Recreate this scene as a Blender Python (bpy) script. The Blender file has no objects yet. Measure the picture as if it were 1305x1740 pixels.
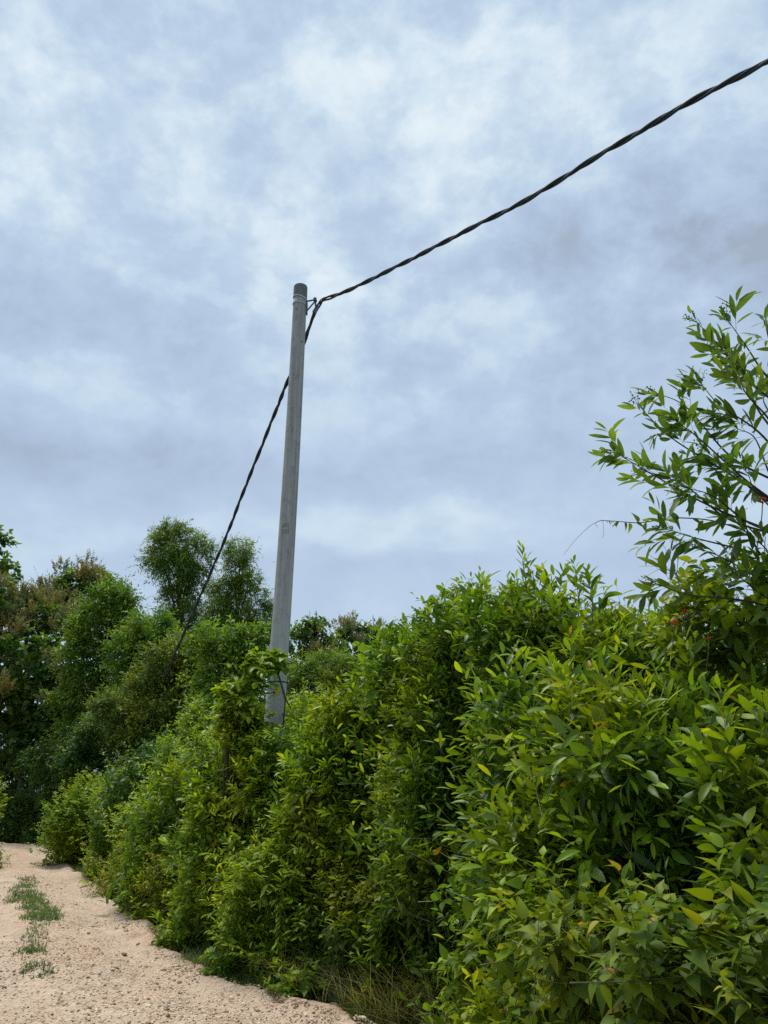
import bpy, math
import numpy as np

# ------------------------------------------------------------------ camera, sky, sun, exposure
F = 1307.0                      # focal length in photograph pixels (1305 x 1740)
PITCH = math.radians(20.0)
EYE = 1.6
CP, SPI = math.cos(PITCH), math.sin(PITCH)
scene = bpy.context.scene
COL = scene.collection

cam_d = bpy.data.cameras.new('camera')
cam_d.sensor_width = 36.0
cam_d.lens = F / 1740 * 36
cam_d.clip_start = 0.05
cam_d.clip_end = 3000
cam = bpy.data.objects.new('camera', cam_d)
cam.location = (0, 0, EYE)
cam.rotation_euler = (math.radians(90) + PITCH, 0, 0)
COL.objects.link(cam)
scene.camera = cam

SUN_EL, SUN_AZ = math.radians(66), math.radians(-40)     # azimuth from +Y, negative = left
sun_d = bpy.data.lights.new('sun', 'SUN')
sun_d.energy = 3.2
sun_d.angle = math.radians(32)
sun_d.color = (1.0, 0.95, 0.86)
sun = bpy.data.objects.new('sun', sun_d)
sun.rotation_euler = (math.radians(90) - SUN_EL, 0, math.pi - SUN_AZ)
sun.location = (-20, 10, 40)
COL.objects.link(sun)

scene.view_settings.view_transform = 'Standard'
scene.view_settings.look = 'None'
scene.view_settings.exposure = 0.4
scene.view_settings.gamma = 1.0
scene.view_settings.use_curve_mapping = False
scene.render.engine = 'CYCLES'
scene.cycles.max_bounces = 6
scene.cycles.diffuse_bounces = 4
scene.cycles.glossy_bounces = 2
scene.cycles.transmission_bounces = 4
scene.cycles.use_denoising = False

def ray(px, py):
    x = (px - 652.5) / F; v = (870 - py) / F
    return np.array((x, CP - v * SPI, SPI + v * CP))

def at(px, py, Y):
    d = ray(px, py)
    p = d * (Y / d[1]); p[2] += EYE
    return p

def atd(px, py, depth):
    p = ray(px, py) * depth; p[2] += EYE
    return p

def pxm(py, Y):                 # metres per photograph pixel at that place
    d = ray(652, py)
    return (Y / d[1]) / F

# ---- world: thin Nishita daylight under a broken grey-white overcast
world = bpy.data.worlds.new('World')
scene.world = world
world.use_nodes = True
nt = world.node_tree
nt.nodes.clear()

class G:
    """tiny node-graph helper"""
    def __init__(s, nt): s.nt = nt
    def n(s, t, **k):
        x = s.nt.nodes.new(t)
        for a, b in k.items(): setattr(x, a, b)
        return x
    def put(s, sock, v):
        if isinstance(v, bpy.types.NodeSocket): s.nt.links.new(v, sock)
        else: sock.default_value = v
    def m(s, op, a, b=None, c=None, clamp=False):
        x = s.n('ShaderNodeMath', operation=op, use_clamp=clamp)
        s.put(x.inputs[0], a)
        if b is not None: s.put(x.inputs[1], b)
        if c is not None: s.put(x.inputs[2], c)
        return x.outputs[0]
    def v(s, op, a, b=None, scale=None):
        x = s.n('ShaderNodeVectorMath', operation=op)
        s.put(x.inputs[0], a)
        if b is not None: s.put(x.inputs[1], b)
        if scale is not None: s.put(x.inputs['Scale'], scale)
        return x.outputs['Value'] if op in ('DOT_PRODUCT', 'LENGTH', 'DISTANCE') else x.outputs[0]
    def noise(s, vec, scale, detail=4, rough=0.55, dist=0.0, out='Fac'):
        x = s.n('ShaderNodeTexNoise')
        s.put(x.inputs['Vector'], vec)
        x.inputs['Scale'].default_value = scale
        x.inputs['Detail'].default_value = detail
        x.inputs['Roughness'].default_value = rough
        x.inputs['Distortion'].default_value = dist
        return x.outputs[out]
    def ramp(s, fac, stops, interp='LINEAR'):
        x = s.n('ShaderNodeValToRGB')
        cr = x.color_ramp; cr.interpolation = interp
        while len(cr.elements) > 1: cr.elements.remove(cr.elements[-1])
        cr.elements[0].position = stops[0][0]; cr.elements[0].color = (*stops[0][1], 1)
        for p, c in stops[1:]:
            e = cr.elements.new(p); e.color = (*c, 1)
        s.put(x.inputs['Fac'], fac)
        return x.outputs['Color']
    def mix(s, fac, a, b, blend='MIX'):
        x = s.n('ShaderNodeMix', data_type='RGBA', blend_type=blend)
        s.put(x.inputs['Factor'], fac)
        s.put(x.inputs['A'] if False else x.inputs[6], a if isinstance(a, bpy.types.NodeSocket) else (*a, 1))
        s.put(x.inputs[7], b if isinstance(b, bpy.types.NodeSocket) else (*b, 1))
        return x.outputs[2]
    def maprange(s, v, a, b, c=0.0, d=1.0, smooth=True):
        x = s.n('ShaderNodeMapRange')
        if smooth: x.interpolation_type = 'SMOOTHSTEP'
        s.put(x.inputs['Value'], v)
        for i, q in zip((1, 2, 3, 4), (a, b, c, d)): x.inputs[i].default_value = q
        return x.outputs[0]

g = G(nt)
tc = g.n('ShaderNodeTexCoord')
D = g.v('NORMALIZE', tc.outputs['Generated'])
sep = g.n('ShaderNodeSeparateXYZ'); g.put(sep.inputs[0], D)
dx, dy, dz = sep.outputs
den = g.m('ADD', g.m('MAXIMUM', dz, 0.0), 0.22)
comb = g.n('ShaderNodeCombineXYZ')
g.put(comb.inputs[0], g.m('DIVIDE', dx, den)); g.put(comb.inputs[1], g.m('DIVIDE', dy, den))
P = comb.outputs[0]                                    # cloud-layer coordinates
warp = g.v('SCALE', g.v('SUBTRACT', g.noise(P, 2.6, 4, .55, out='Color'), (.5, .5, .5)), scale=0.16)
DW = g.v('ADD', D, warp)
n_big = g.noise(P, 1.4, 4, .5, 0)
DF = g.v('MULTIPLY', g.v('ADD', D, g.v('SCALE', warp, scale=.35)), (1.0, 1.0, 1.35))
n_mid = g.maprange(g.noise(DF, 7.5, 7, .56, 0), .37, .66)
n_fine = g.maprange(g.noise(DF, 24.0, 6, .62, 0), .34, .66)

def blob(px, py, sx, sy, ang=0.0, vec=None):
    """soft elliptical patch of cloud around one direction of the sky"""
    c = ray(px, py); c /= np.linalg.norm(c)
    r = np.array((1, 0, 0)) - c * c[0]; r /= np.linalg.norm(r)
    u = np.cross(r, c)
    ca, sa = math.cos(math.radians(ang)), math.sin(math.radians(ang))
    a, b = (r * ca + u * sa), (u * ca - r * sa)
    q = g.v('SUBTRACT', DW if vec is None else vec, tuple(c))
    e1 = g.m('DIVIDE', g.v('DOT_PRODUCT', q, tuple(a)), sx / F)
    e2 = g.m('DIVIDE', g.v('DOT_PRODUCT', q, tuple(b)), sy / F)
    rr = g.m('ADD', g.m('MULTIPLY', e1, e1), g.m('MULTIPLY', e2, e2))
    return g.m('POWER', 2.718, g.m('MULTIPLY', rr, -1.0))

L = g.m('ADD', 0.20, g.m('MULTIPLY', n_big, 0.42))
for (px, py, sx, sy, an, w) in [
    (620, 150, 420, 210, 0, .20), (420, 400, 230, 90, -25, .24), (880, 190, 260, 130, 10, .16),
    (80, 220, 150, 240, 0, .18), (230, 450, 240, 60, -20, .12), (60, 700, 200, 60, 0, .08),
    (230, 230, 90, 240, 8, -.13), (560, 430, 140, 90, 0, -.02), (780, 240, 130, 40, 0, -.08),
    (1290, 350, 150, 95, 10, -.33), (1220, 440, 220, 60, 0, -.14), (920, 430, 100, 60, 20, -.15),
    (120, 785, 260, 42, 0, -.26), (640, 895, 330, 28, 0, .20), (560, 870, 60, 22, 0, .12), (760, 880, 60, 20, 0, .12), (150, 920, 200, 30, 0, .06), (680, 780, 320, 40, 0, -.08),
    (900, 720, 420, 130, 0, -.04), (640, 960, 500, 30, 0, -.06), (60, 480, 130, 90, 0, -.10)]:
    L = g.m('ADD', L, g.m('MULTIPLY', blob(px, py, sx, sy, an), w))
tex = g.maprange(dz, 0.25, 0.66, 0.28, 1.0)           # puffs are crisper overhead, smoother low down
L = g.m('ADD', L, g.m('MULTIPLY', g.m('MULTIPLY', g.m('SUBTRACT', n_mid, .5), .33), tex))
L = g.m('ADD', L, g.m('MULTIPLY', g.m('MULTIPLY', g.m('SUBTRACT', n_fine, .5), .16), tex))
cloud = g.ramp(L, [(0.0, (.285, .345, .43)), (.20, (.33, .42, .55)), (.42, (.39, .495, .625)),
                   (.60, (.475, .58, .68)), (.80, (.585, .67, .73)), (1.0, (.69, .745, .775))])
sky = g.n('ShaderNodeTexSky', sky_type='NISHITA')
sky.sun_disc = False
sky.sun_elevation = SUN_EL
sky.sun_rotation = SUN_AZ
sky.air_density = 1.0; sky.dust_density = 1.0
b1 = g.n('ShaderNodeBackground'); g.put(b1.inputs['Color'], sky.outputs[0]); b1.inputs['Strength'].default_value = 0.05
b2 = g.n('ShaderNodeBackground'); g.put(b2.inputs['Color'], cloud); b2.inputs['Strength'].default_value = 1.0
mx = g.n('ShaderNodeMixShader'); mx.inputs[0].default_value = 0.94
nt.links.new(b1.outputs[0], mx.inputs[1]); nt.links.new(b2.outputs[0], mx.inputs[2])
wo = g.n('ShaderNodeOutputWorld'); nt.links.new(mx.outputs[0], wo.inputs['Surface'])

# ------------------------------------------------------------------ materials
def new_mat(name):
    m = bpy.data.materials.new(name); m.use_nodes = True
    m.node_tree.nodes.clear()
    return m, G(m.node_tree)

def finish(g_, shader, disp=None):
    o = g_.n('ShaderNodeOutputMaterial')
    g_.nt.links.new(shader, o.inputs['Surface'])

def leaf_mat(name, stops, trans=.28, rough=.45, vein=.35, tipbrown=0.0, spec=.20, boost=(2.15, 1.56, .80), hue=.9):
    m, q = new_mat(name)
    a = q.n('ShaderNodeAttribute', attribute_name='leaf')
    s = q.n('ShaderNodeSeparateXYZ'); q.put(s.inputs[0], a.outputs['Vector'])
    tone, u, v = s.outputs
    geo = q.n('ShaderNodeNewGeometry')
    col = q.ramp(tone, [(p_, (c_[0] * boost[0], c_[1] * boost[1], c_[2] * boost[2])) for p_, c_ in stops])
    pn = q.noise(geo.outputs['Position'], 1.15, 2, .5)
    col = q.mix(q.maprange(pn, .50, .66, 0, hue), col, q.mix(1.0, col, (1.22, .98, .72), 'MULTIPLY'))
    col = q.mix(q.maprange(pn, .50, .36, 0, hue), col, q.mix(1.0, col, (.50, .66, .80), 'MULTIPLY'))
    if vein:
        au = q.m('ABSOLUTE', u)
        mid = q.maprange(au, .05, .14, 1, 0)
        side = q.m('PINGPONG', q.m('ADD', q.m('MULTIPLY', v, 7.0), q.m('MULTIPLY', au, -2.2)), .5)
        rib = q.m('MULTIPLY', q.maprange(side, .0, .12, 1, 0), .35)
        col = q.mix(q.m('MULTIPLY', q.m('MAXIMUM', mid, rib), vein), col, q.mix(.4, col, (.24, .34, .07)))
    blotch = q.noise(geo.outputs['Position'], 60.0, 2, .5)
    col = q.mix(q.maprange(blotch, .62, .8, 0, .35), col, (.10, .10, .03))
    if tipbrown:
        k = q.m('MULTIPLY', q.maprange(q.m('ADD', v, q.m('MULTIPLY', blotch, .5)), .95, 1.25, 0, 1), q.maprange(tone, .80, .90, 0, tipbrown))
        col = q.mix(k, col, (.14, .06, .02))
    p = q.n('ShaderNodeBsdfPrincipled')
    q.put(p.inputs['Base Color'], col)
    p.inputs['Roughness'].default_value = rough
    p.inputs['Specular IOR Level'].default_value = spec
    t = q.n('ShaderNodeBsdfTranslucent')
    q.put(t.inputs['Color'], q.mix(1.0, col, (1.75, 1.6, .5), 'MULTIPLY'))
    x = q.n('ShaderNodeMixShader'); x.inputs[0].default_value = trans
    q.nt.links.new(p.outputs[0], x.inputs[1]); q.nt.links.new(t.outputs[0], x.inputs[2])
    finish(q, x.outputs[0])
    return m

def bark_mat(name, c1, c2, scale=30, rough=.85):
    m, q = new_mat(name)
    geo = q.n('ShaderNodeNewGeometry')
    n = q.noise(q.v('MULTIPLY', geo.outputs['Position'], (1, 1, .25)), scale, 4, .6)
    p = q.n('ShaderNodeBsdfPrincipled')
    q.put(p.inputs['Base Color'], q.ramp(n, [(.3, c1), (.7, c2)]))
    p.inputs['Roughness'].default_value = rough
    b = q.n('ShaderNodeBump'); b.inputs['Strength'].default_value = .4; b.inputs['Distance'].default_value = .01
    q.put(b.inputs['Height'], n); q.nt.links.new(b.outputs[0], p.inputs['Normal'])
    finish(q, p.outputs[0])
    return m

def plain_mat(name, c1, c2, scale=40, rough=.5, metal=0.0, bump=.15):
    m, q = new_mat(name)
    geo = q.n('ShaderNodeNewGeometry')
    n = q.noise(geo.outputs['Position'], scale, 4, .6)
    p = q.n('ShaderNodeBsdfPrincipled')
    q.put(p.inputs['Base Color'], q.ramp(n, [(.3, c1), (.7, c2)]))
    p.inputs['Roughness'].default_value = rough; p.inputs['Metallic'].default_value = metal
    b = q.n('ShaderNodeBump'); b.inputs['Strength'].default_value = bump; b.inputs['Distance'].default_value = .004
    q.put(b.inputs['Height'], n); q.nt.links.new(b.outputs[0], p.inputs['Normal'])
    finish(q, p.outputs[0])
    return m

M = {}
M['acacia'] = leaf_mat('acacia_leaf', [(0, (.022, .058, .012)), (.35, (.045, .115, .016)), (.7, (.085, .195, .022)), (.93, (.15, .27, .03)), (.97, (.17, .19, .03)), (1, (.17, .14, .03))], .36, .36, .25)
M['acaciadark'] = leaf_mat('acacia_dark_leaf', [(0, (.028, .072, .03)), (.5, (.055, .135, .05)), (.85, (.09, .21, .06)), (1, (.14, .25, .06))], .36, .36, .25)
M['weed'] = leaf_mat('roadside_weed_leaf', [(0, (.032, .07, .010)), (.4, (.062, .122, .014)), (.75, (.118, .19, .02)), (.88, (.15, .18, .026)), (1, (.24, .17, .04))], .34, .55, .14, .9)
M['lantana'] = leaf_mat('lantana_leaf', [(0, (.04, .10, .014)), (.5, (.085, .19, .020)), (.85, (.15, .28, .03)), (1, (.22, .27, .035))], .34, .5, .18, .4)
M['broad'] = leaf_mat('broad_leaf', [(0, (.03, .08, .016)), (.5, (.06, .145, .022)), (.9, (.11, .22, .03)), (1, (.19, .20, .04))], .36, .4, .3)
M['vine'] = leaf_mat('vine_leaf', [(0, (.05, .125, .03)), (.5, (.085, .19, .04)), (1, (.13, .26, .05))], .32, .45, .3)
M['gliri'] = leaf_mat('drooping_leaflet', [(0, (.05, .12, .02)), (.5, (.095, .20, .03)), (1, (.17, .30, .04))], .33, .45, .2)
M['small'] = leaf_mat('small_leaf', [(0, (.04, .085, .015)), (.5, (.085, .155, .024)), (.9, (.145, .22, .034)), (1, (.20, .22, .05))], .36, .5, 0)
M['dark'] = leaf_mat('dark_shade_leaf', [(0, (.016, .042, .012)), (.6, (.032, .078, .018)), (1, (.06, .13, .024))], .36, .42, 0, boost=(2.08, 1.84, 1.37))  # dark leaf colour; in the hedge hollow it paints in the shade
M['treefine'] = leaf_mat('fine_tree_leaf', [(0, (.034, .072, .018)), (.5, (.062, .12, .028)), (1, (.10, .17, .036))], .36, .5, 0, boost=(2.08, 1.84, 1.37))
M['treemid'] = leaf_mat('bushy_tree_leaf', [(0, (.026, .064, .014)), (.5, (.052, .112, .02)), (1, (.095, .17, .03))], .36, .5, 0, boost=(2.25, 1.99, 1.47))
M['olive'] = leaf_mat('olive_leaf', [(0, (.04, .07, .016)), (.5, (.07, .12, .026)), (1, (.125, .165, .036))], .36, .5, 0, boost=(2.00, 1.77, 1.31))
M['teak'] = leaf_mat('teak_leaf', [(0, (.028, .058, .02)), (.5, (.05, .092, .028)), (.85, (.08, .125, .032)), (1, (.13, .14, .04))], .36, .55, 0, boost=(2.18, 2.24, 1.49))
M['panicle'] = leaf_mat('pale_panicle', [(0, (.15, .155, .055)), (.5, (.27, .265, .115)), (1, (.42, .41, .22))], .2, .7, 0, boost=(1, 1, 1))
M['orange'] = leaf_mat('orange_petal', [(0, (.35, .06, .02)), (1, (.55, .13, .04))], .3, .5, 0, boost=(1, 1, 1))
M['drygrass'] = leaf_mat('dry_grass_blade', [(0, (.07, .10, .025)), (.4, (.13, .145, .04)), (.7, (.23, .21, .085)), (1, (.40, .345, .18))], .36, .6, 0, boost=(1, 1, 1))
M['grass'] = leaf_mat('green_grass_blade', [(0, (.035, .085, .018)), (.6, (.07, .135, .028)), (1, (.15, .165, .05))], .36, .55, 0, boost=(1, 1, 1))
M['deadleaf'] = leaf_mat('dead_leaf', [(0, (.05, .035, .02)), (1, (.19, .14, .085))], .2, .7, 0, boost=(1, 1, 1))
M['bark'] = bark_mat('grey_brown_bark', (.05, .04, .028), (.13, .11, .085))
M['stem'] = bark_mat('woody_stem_bark', (.03, .026, .014), (.075, .062, .036), 80)
M['green_stem'] = bark_mat('green_stem', (.06, .085, .025), (.12, .12, .045), 80, .6)
M['cable'] = plain_mat('black_cable_insulation', (.034, .042, .054), (.05, .06, .074), 30, .8)
M['steel'] = plain_mat('galvanised_steel', (.30, .32, .33), (.48, .50, .51), 120, .45, .6)
M['darksteel'] = plain_mat('dull_steel', (.06, .065, .07), (.12, .125, .13), 120, .5, .5)
M['yellow'] = plain_mat('yellow_paint', (.45, .30, .03), (.60, .42, .05), 90, .7)
M['stone'] = plain_mat('limestone', (.42, .33, .24), (.58, .49, .39), 50, .95, 0, .5)
M['brownstone'] = plain_mat('reddish_brown_stone', (.24, .14, .085), (.42, .29, .20), 40, .95, 0, .5)

# ------------------------------------------------------------------ mesh helpers
class MB:
    """collects vertex / triangle arrays and links them as ONE mesh object"""
    def __init__(s): s.V = []; s.T = []; s.A = []; s.n = 0
    def add(s, V, T, A=None):
        V = np.asarray(V, dtype=np.float32).reshape(-1, 3); T = np.asarray(T, dtype=np.int32).reshape(-1, 3)
        s.V.append(V); s.T.append(T + s.n); s.n += len(V)
        s.A.append(np.zeros((len(V), 3), np.float32) if A is None else np.asarray(A, dtype=np.float32).reshape(-1, 3))
    def build(s, name, mat, parent=None, smooth=True, origin=None):
        V = np.concatenate(s.V); T = np.concatenate(s.T); A = np.concatenate(s.A)
        if origin is not None: V = V - np.asarray(origin, np.float32)
        me = bpy.data.meshes.new(name)
        me.vertices.add(len(V)); me.vertices.foreach_set('co', V.ravel())
        me.loops.add(len(T) * 3); me.loops.foreach_set('vertex_index', T.ravel())
        me.polygons.add(len(T))
        me.polygons.foreach_set('loop_start', np.arange(0, len(T) * 3, 3, dtype=np.int32))
        me.polygons.foreach_set('loop_total', np.full(len(T), 3, dtype=np.int32))
        at_ = me.attributes.new('leaf', 'FLOAT_VECTOR', 'POINT'); at_.data.foreach_set('vector', A.ravel())
        me.update(calc_edges=True)
        if not smooth:
            sf = me.attributes.new('sharp_face', 'BOOLEAN', 'FACE'); sf.data.foreach_set('value', np.ones(len(T), dtype=bool))
        me.materials.append(mat)
        o = bpy.data.objects.new(name, me); COL.objects.link(o)
        if origin is not None: o.location = tuple(float(q) for q in origin)
        if parent is not None:
            o.parent = parent
            if origin is not None: o.matrix_parent_inverse = parent.matrix_world.inverted()
        return o

def tag(o, label=None, cat=None, group=None, kind=None):
    if label: o['label'] = label
    if cat: o['category'] = cat
    if group: o['group'] = group
    if kind: o['kind'] = kind
    return o

def thing(name, loc, label, cat, group=None):
    o = bpy.data.objects.new(name, None); COL.objects.link(o)
    o.empty_display_size = .2
    o.location = tuple(float(q) for q in loc)
    return tag(o, label, cat, group)

def under(o, root):
    """parent with the child's coordinates made relative to its thing"""
    o.parent = root
    o.location = tuple(-np.array(root.location))
    return o

def part(mb, name, mat, root, smooth=True):
    return under(mb.build(name, mat, None, smooth), root)

def subpart(mb, name, mat, par, smooth=True):
    o = mb.build(name, mat, None, smooth); o.parent = par
    return o

def tube(pts, radii, sides=6, cap=True):
    pts = np.asarray(pts, float); n = len(pts)
    radii = np.broadcast_to(np.asarray(radii, float), (n,))
    tan = np.gradient(pts, axis=0); tan /= np.linalg.norm(tan, axis=1)[:, None] + 1e-9
    ref = np.array((0.31, 0.87, 0.13)) if abs(tan[0] @ np.array((0.31, .87, .13))) < .85 else np.array((1., 0, 0))
    V = np.zeros((n, sides, 3)); a = np.arange(sides) * 2 * math.pi / sides
    u = ref - tan[0] * (ref @ tan[0]); u /= np.linalg.norm(u)
    for i in range(n):
        u = u - tan[i] * (u @ tan[i]); u /= np.linalg.norm(u) + 1e-9
        w = np.cross(tan[i], u)
        V[i] = pts[i] + radii[i] * (np.cos(a)[:, None] * u + np.sin(a)[:, None] * w)
    T = []
    for i in range(n - 1):
        for j in range(sides):
            k = (j + 1) % sides
            p, q, r, s = i * sides + j, i * sides + k, (i + 1) * sides + k, (i + 1) * sides + j
            T += [(p, q, r), (p, r, s)]
    V = V.reshape(-1, 3)
    if cap:
        m = len(V); V = np.vstack([V, pts[0], pts[-1]])
        for j in range(sides):
            k = (j + 1) % sides
            T += [(m, k, j), (m + 1, (n - 1) * sides + j, (n - 1) * sides + k)]
    return V, T

def spline(ctrl, n):
    """Catmull-Rom through control points"""
    c = np.asarray(ctrl, float)
    c = np.vstack([2 * c[0] - c[1], c, 2 * c[-1] - c[-2]])
    segs = len(c) - 3
    out = []
    for t in np.linspace(0, segs - 1e-6, n):
        i = int(t); f = t - i
        p0, p1, p2, p3 = c[i:i + 4]
        out.append(.5 * ((2 * p1) + (-p0 + p2) * f + (2 * p0 - 5 * p1 + 4 * p2 - p3) * f * f + (-p0 + 3 * p1 - 3 * p2 + p3) * f ** 3))
    return np.array(out)

def box(c, s, R=None):
    c = np.asarray(c, float); s = np.asarray(s, float) / 2
    V = np.array([(x, y, z) for x in (-1, 1) for y in (-1, 1) for z in (-1, 1)], float) * s
    if R is not None: V = V @ np.asarray(R).T
    T = [(0, 1, 3), (0, 3, 2), (4, 6, 7), (4, 7, 5), (0, 4, 5), (0, 5, 1), (2, 3, 7), (2, 7, 6), (0, 2, 6), (0, 6, 4), (1, 5, 7), (1, 7, 3)]
    return V + c, T

def bar(a, b, w, h):
    a, b = np.asarray(a, float), np.asarray(b, float)
    d = b - a; L_ = np.linalg.norm(d); d /= L_
    u = np.cross(d, (0, 0, 1.)); u = u / np.linalg.norm(u) if np.linalg.norm(u) > 1e-3 else np.array((1., 0, 0))
    w_ = np.cross(u, d)
    return box((a + b) / 2, (L_, w, h), np.stack([d, u, w_], 1))

# ------------------------------------------------------------------ leaves
def leaf_tpl(prof, fold=.35, curl=.22, falc=0.0):
    """unit-long leaf: prof = [(t, half width)], first and last half width 0"""
    V = [(0, 0, 0)]; U = [(0, 0)]
    rows = prof[1:-1]
    for t, w in rows:
        off = falc * math.sin(math.pi * t); z = -curl * t * t
        V += [(off - w, t, z + fold * w), (off, t, z), (off + w, t, z + fold * w)]
        U += [(-1, t), (0, t), (1, t)]
    V.append((0, 1, -curl)); U.append((0, 1))
    T = [(0, 2, 1), (0, 3, 2)]
    for i in range(len(rows) - 1):
        a = 1 + 3 * i; b = a + 3
        T += [(a, a + 1, b + 1), (a, b + 1, b), (a + 1, a + 2, b + 2), (a + 1, b + 2, b + 1)]
    a = 1 + 3 * (len(rows) - 1); e = len(V) - 1
    T += [(a, a + 1, e), (a + 1, a + 2, e)]
    area = sum((prof[i + 1][0] - prof[i][0]) * (prof[i + 1][1] + prof[i][1]) for i in range(len(prof) - 1))
    return np.array(V, float), np.array(T), np.array(U, float), area

TPL = {
    'lance': leaf_tpl([(0, 0), (.07, .012), (.22, .09), (.48, .145), (.74, .125), (.92, .055), (1, 0)], .26, .20, .06),
    'slim': leaf_tpl([(0, 0), (.07, .01), (.22, .085), (.48, .135), (.74, .115), (.92, .05), (1, 0)], .26, .20, .06),
    'lance_far': leaf_tpl([(0, 0), (.28, .13), (.68, .14), (1, 0)], .3, .15, .04),
    'ovate': leaf_tpl([(0, 0), (.07, .015), (.15, .19), (.30, .285), (.48, .26), (.68, .155), (.86, .055), (1, 0)], .20, .32),
    'ovate_far': leaf_tpl([(0, 0), (.25, .24), (.6, .20), (1, 0)], .25, .25),
    'oval': leaf_tpl([(0, 0), (.15, .16), (.4, .26), (.65, .24), (.88, .12), (1, 0)], .18, .2),
    'heart': leaf_tpl([(0, 0), (.05, .22), (.22, .40), (.45, .40), (.72, .22), (1, 0)], .2, .25),
    'rhomb': leaf_tpl([(0, 0), (.45, .2), (1, 0)], .3, .2),
    'strap': leaf_tpl([(0, 0), (.4, .11), (1, 0)], .3, .2),
    'round': leaf_tpl([(0, 0), (.2, .3), (.6, .36), (1, 0)], .2, .2),
}

def unit(a): return a / (np.linalg.norm(a, axis=-1, keepdims=True) + 1e-9)

def place_leaves(mb, tpl, pos, d, size, tone, rng, roll=35, up=None, wide=1.0):
    V, T, U, _ = TPL[tpl]
    d = unit(d)
    upv = np.array((0, 0, 1.)) if up is None else up
    n = upv - d * np.sum(d * upv, axis=1, keepdims=True)
    bad = np.linalg.norm(n, axis=1) < .05
    n[bad] = np.array((0.3, -.9, .1)); n = unit(n)
    x = np.cross(d, n)
    r = np.radians(rng.normal(0, roll, len(d)))[:, None]
    n, x = n * np.cos(r) + x * np.sin(r), x * np.cos(r) - n * np.sin(r)
    N, k = len(pos), len(V)
    curl = rng.uniform(.3, 1.7, (N, 1, 1)); wd = rng.uniform(.8, 1.2, (N, 1, 1)) * wide
    W = (V[None, :, 0:1] * wd * x[:, None, :] + V[None, :, 1:2] * d[:, None, :] + V[None, :, 2:3] * curl * n[:, None, :]) * size[:, None, None] + pos[:, None, :]
    A = np.empty((N, k, 3), np.float32)
    A[:, :, 0] = tone[:, None]; A[:, :, 1] = U[None, :, 0]; A[:, :, 2] = U[None, :, 1]
    TT = T[None] + (np.arange(N) * k)[:, None, None]
    mb.add(W, TT, A)

#          template, leaf length, leaves, sprig length, arrangement, spread deg, sag, leaf droop, material, roll
SP = {
    'acacia':  dict(t='lance', L=(.085, .15), k=11, ln=(.22, .48), arr='alt', sp=(28, 60), sag=.06, dr=.18, m='acacia', roll=40, young=.35),
    'acaciab': dict(t='lance', L=(.07, .12), k=11, ln=(.2, .42), arr='alt', sp=(30, 65), sag=.08, dr=.2, m='acacia', roll=40, young=.35),
    'weed':    dict(t='ovate', L=(.05, .092), k=14, ln=(.22, .42), arr='opp', sp=(55, 82), sag=.08, dr=.38, m='weed', roll=18, young=.25),
    'lantana': dict(t='ovate', L=(.055, .095), k=14, ln=(.2, .42), arr='opp', sp=(50, 78), sag=.10, dr=.35, m='lantana', roll=22, young=.3),
    'broad':   dict(t='oval', L=(.06, .11), k=9, ln=(.18, .36), arr='alt', sp=(40, 75), sag=.15, dr=.4, m='broad', roll=30, young=.3),
    'vine':    dict(t='heart', L=(.09, .15), k=8, ln=(.2, .45), arr='alt', sp=(50, 85), sag=.3, dr=.6, m='vine', roll=18, young=.2),
    'gliri':   dict(t='oval', L=(.075, .12), k=15, ln=(.25, .45), arr='pin', sp=(55, 75), sag=.45, dr=.5, m='gliri', roll=15, young=.2),
    'mid':     dict(t='lance', L=(.09, .15), k=11, ln=(.2, .42), arr='alt', sp=(32, 65), sag=.08, dr=.22, m='acacia', roll=35, young=.4),
    'fern':    dict(t='lance_far', L=(.07, .12), k=17, ln=(.25, .48), arr='pin', sp=(50, 72), sag=.25, dr=.25, m='lantana', roll=18, young=.3),
    'small':   dict(t='ovate_far', L=(.04, .07), k=14, ln=(.18, .4), arr='opp', sp=(45, 75), sag=.15, dr=.3, m='small', roll=30, young=.4),
    'smallg':  dict(t='ovate_far', L=(.055, .10), k=14, ln=(.2, .42), arr='pin', sp=(45, 75), sag=.15, dr=.25, m='lantana', roll=25, young=.3),
    'dark':    dict(t='ovate_far', L=(.07, .13), k=9, ln=(.25, .5), arr='alt', sp=(40, 75), sag=.25, dr=.5, m='dark', roll=30, young=.2),
    'treefine': dict(t='strap', L=(.15, .26), k=12, ln=(.5, 1.15), arr='alt', sp=(30, 65), sag=.35, dr=.5, m='treefine', roll=45, young=.35),
    'treemid': dict(t='rhomb', L=(.11, .20), k=12, ln=(.45, 1.0), arr='alt', sp=(35, 70), sag=.25, dr=.4, m='treemid', roll=40, young=.35),
    'olive':   dict(t='rhomb', L=(.08, .15), k=12, ln=(.4, .85), arr='alt', sp=(35, 70), sag=.25, dr=.4, m='olive', roll=40, young=.35),
    'teak':    dict(t='round', L=(.20, .36), k=6, ln=(.3, .6), arr='opp', sp=(45, 80), sag=.15, dr=.5, m='teak', roll=30, young=.25),
    'panicle': dict(t='rhomb', L=(.08, .15), k=18, ln=(.3, .55), arr='alt', sp=(15, 75), sag=.0, dr=-.1, m='panicle', roll=90, young=.2),
}

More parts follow.
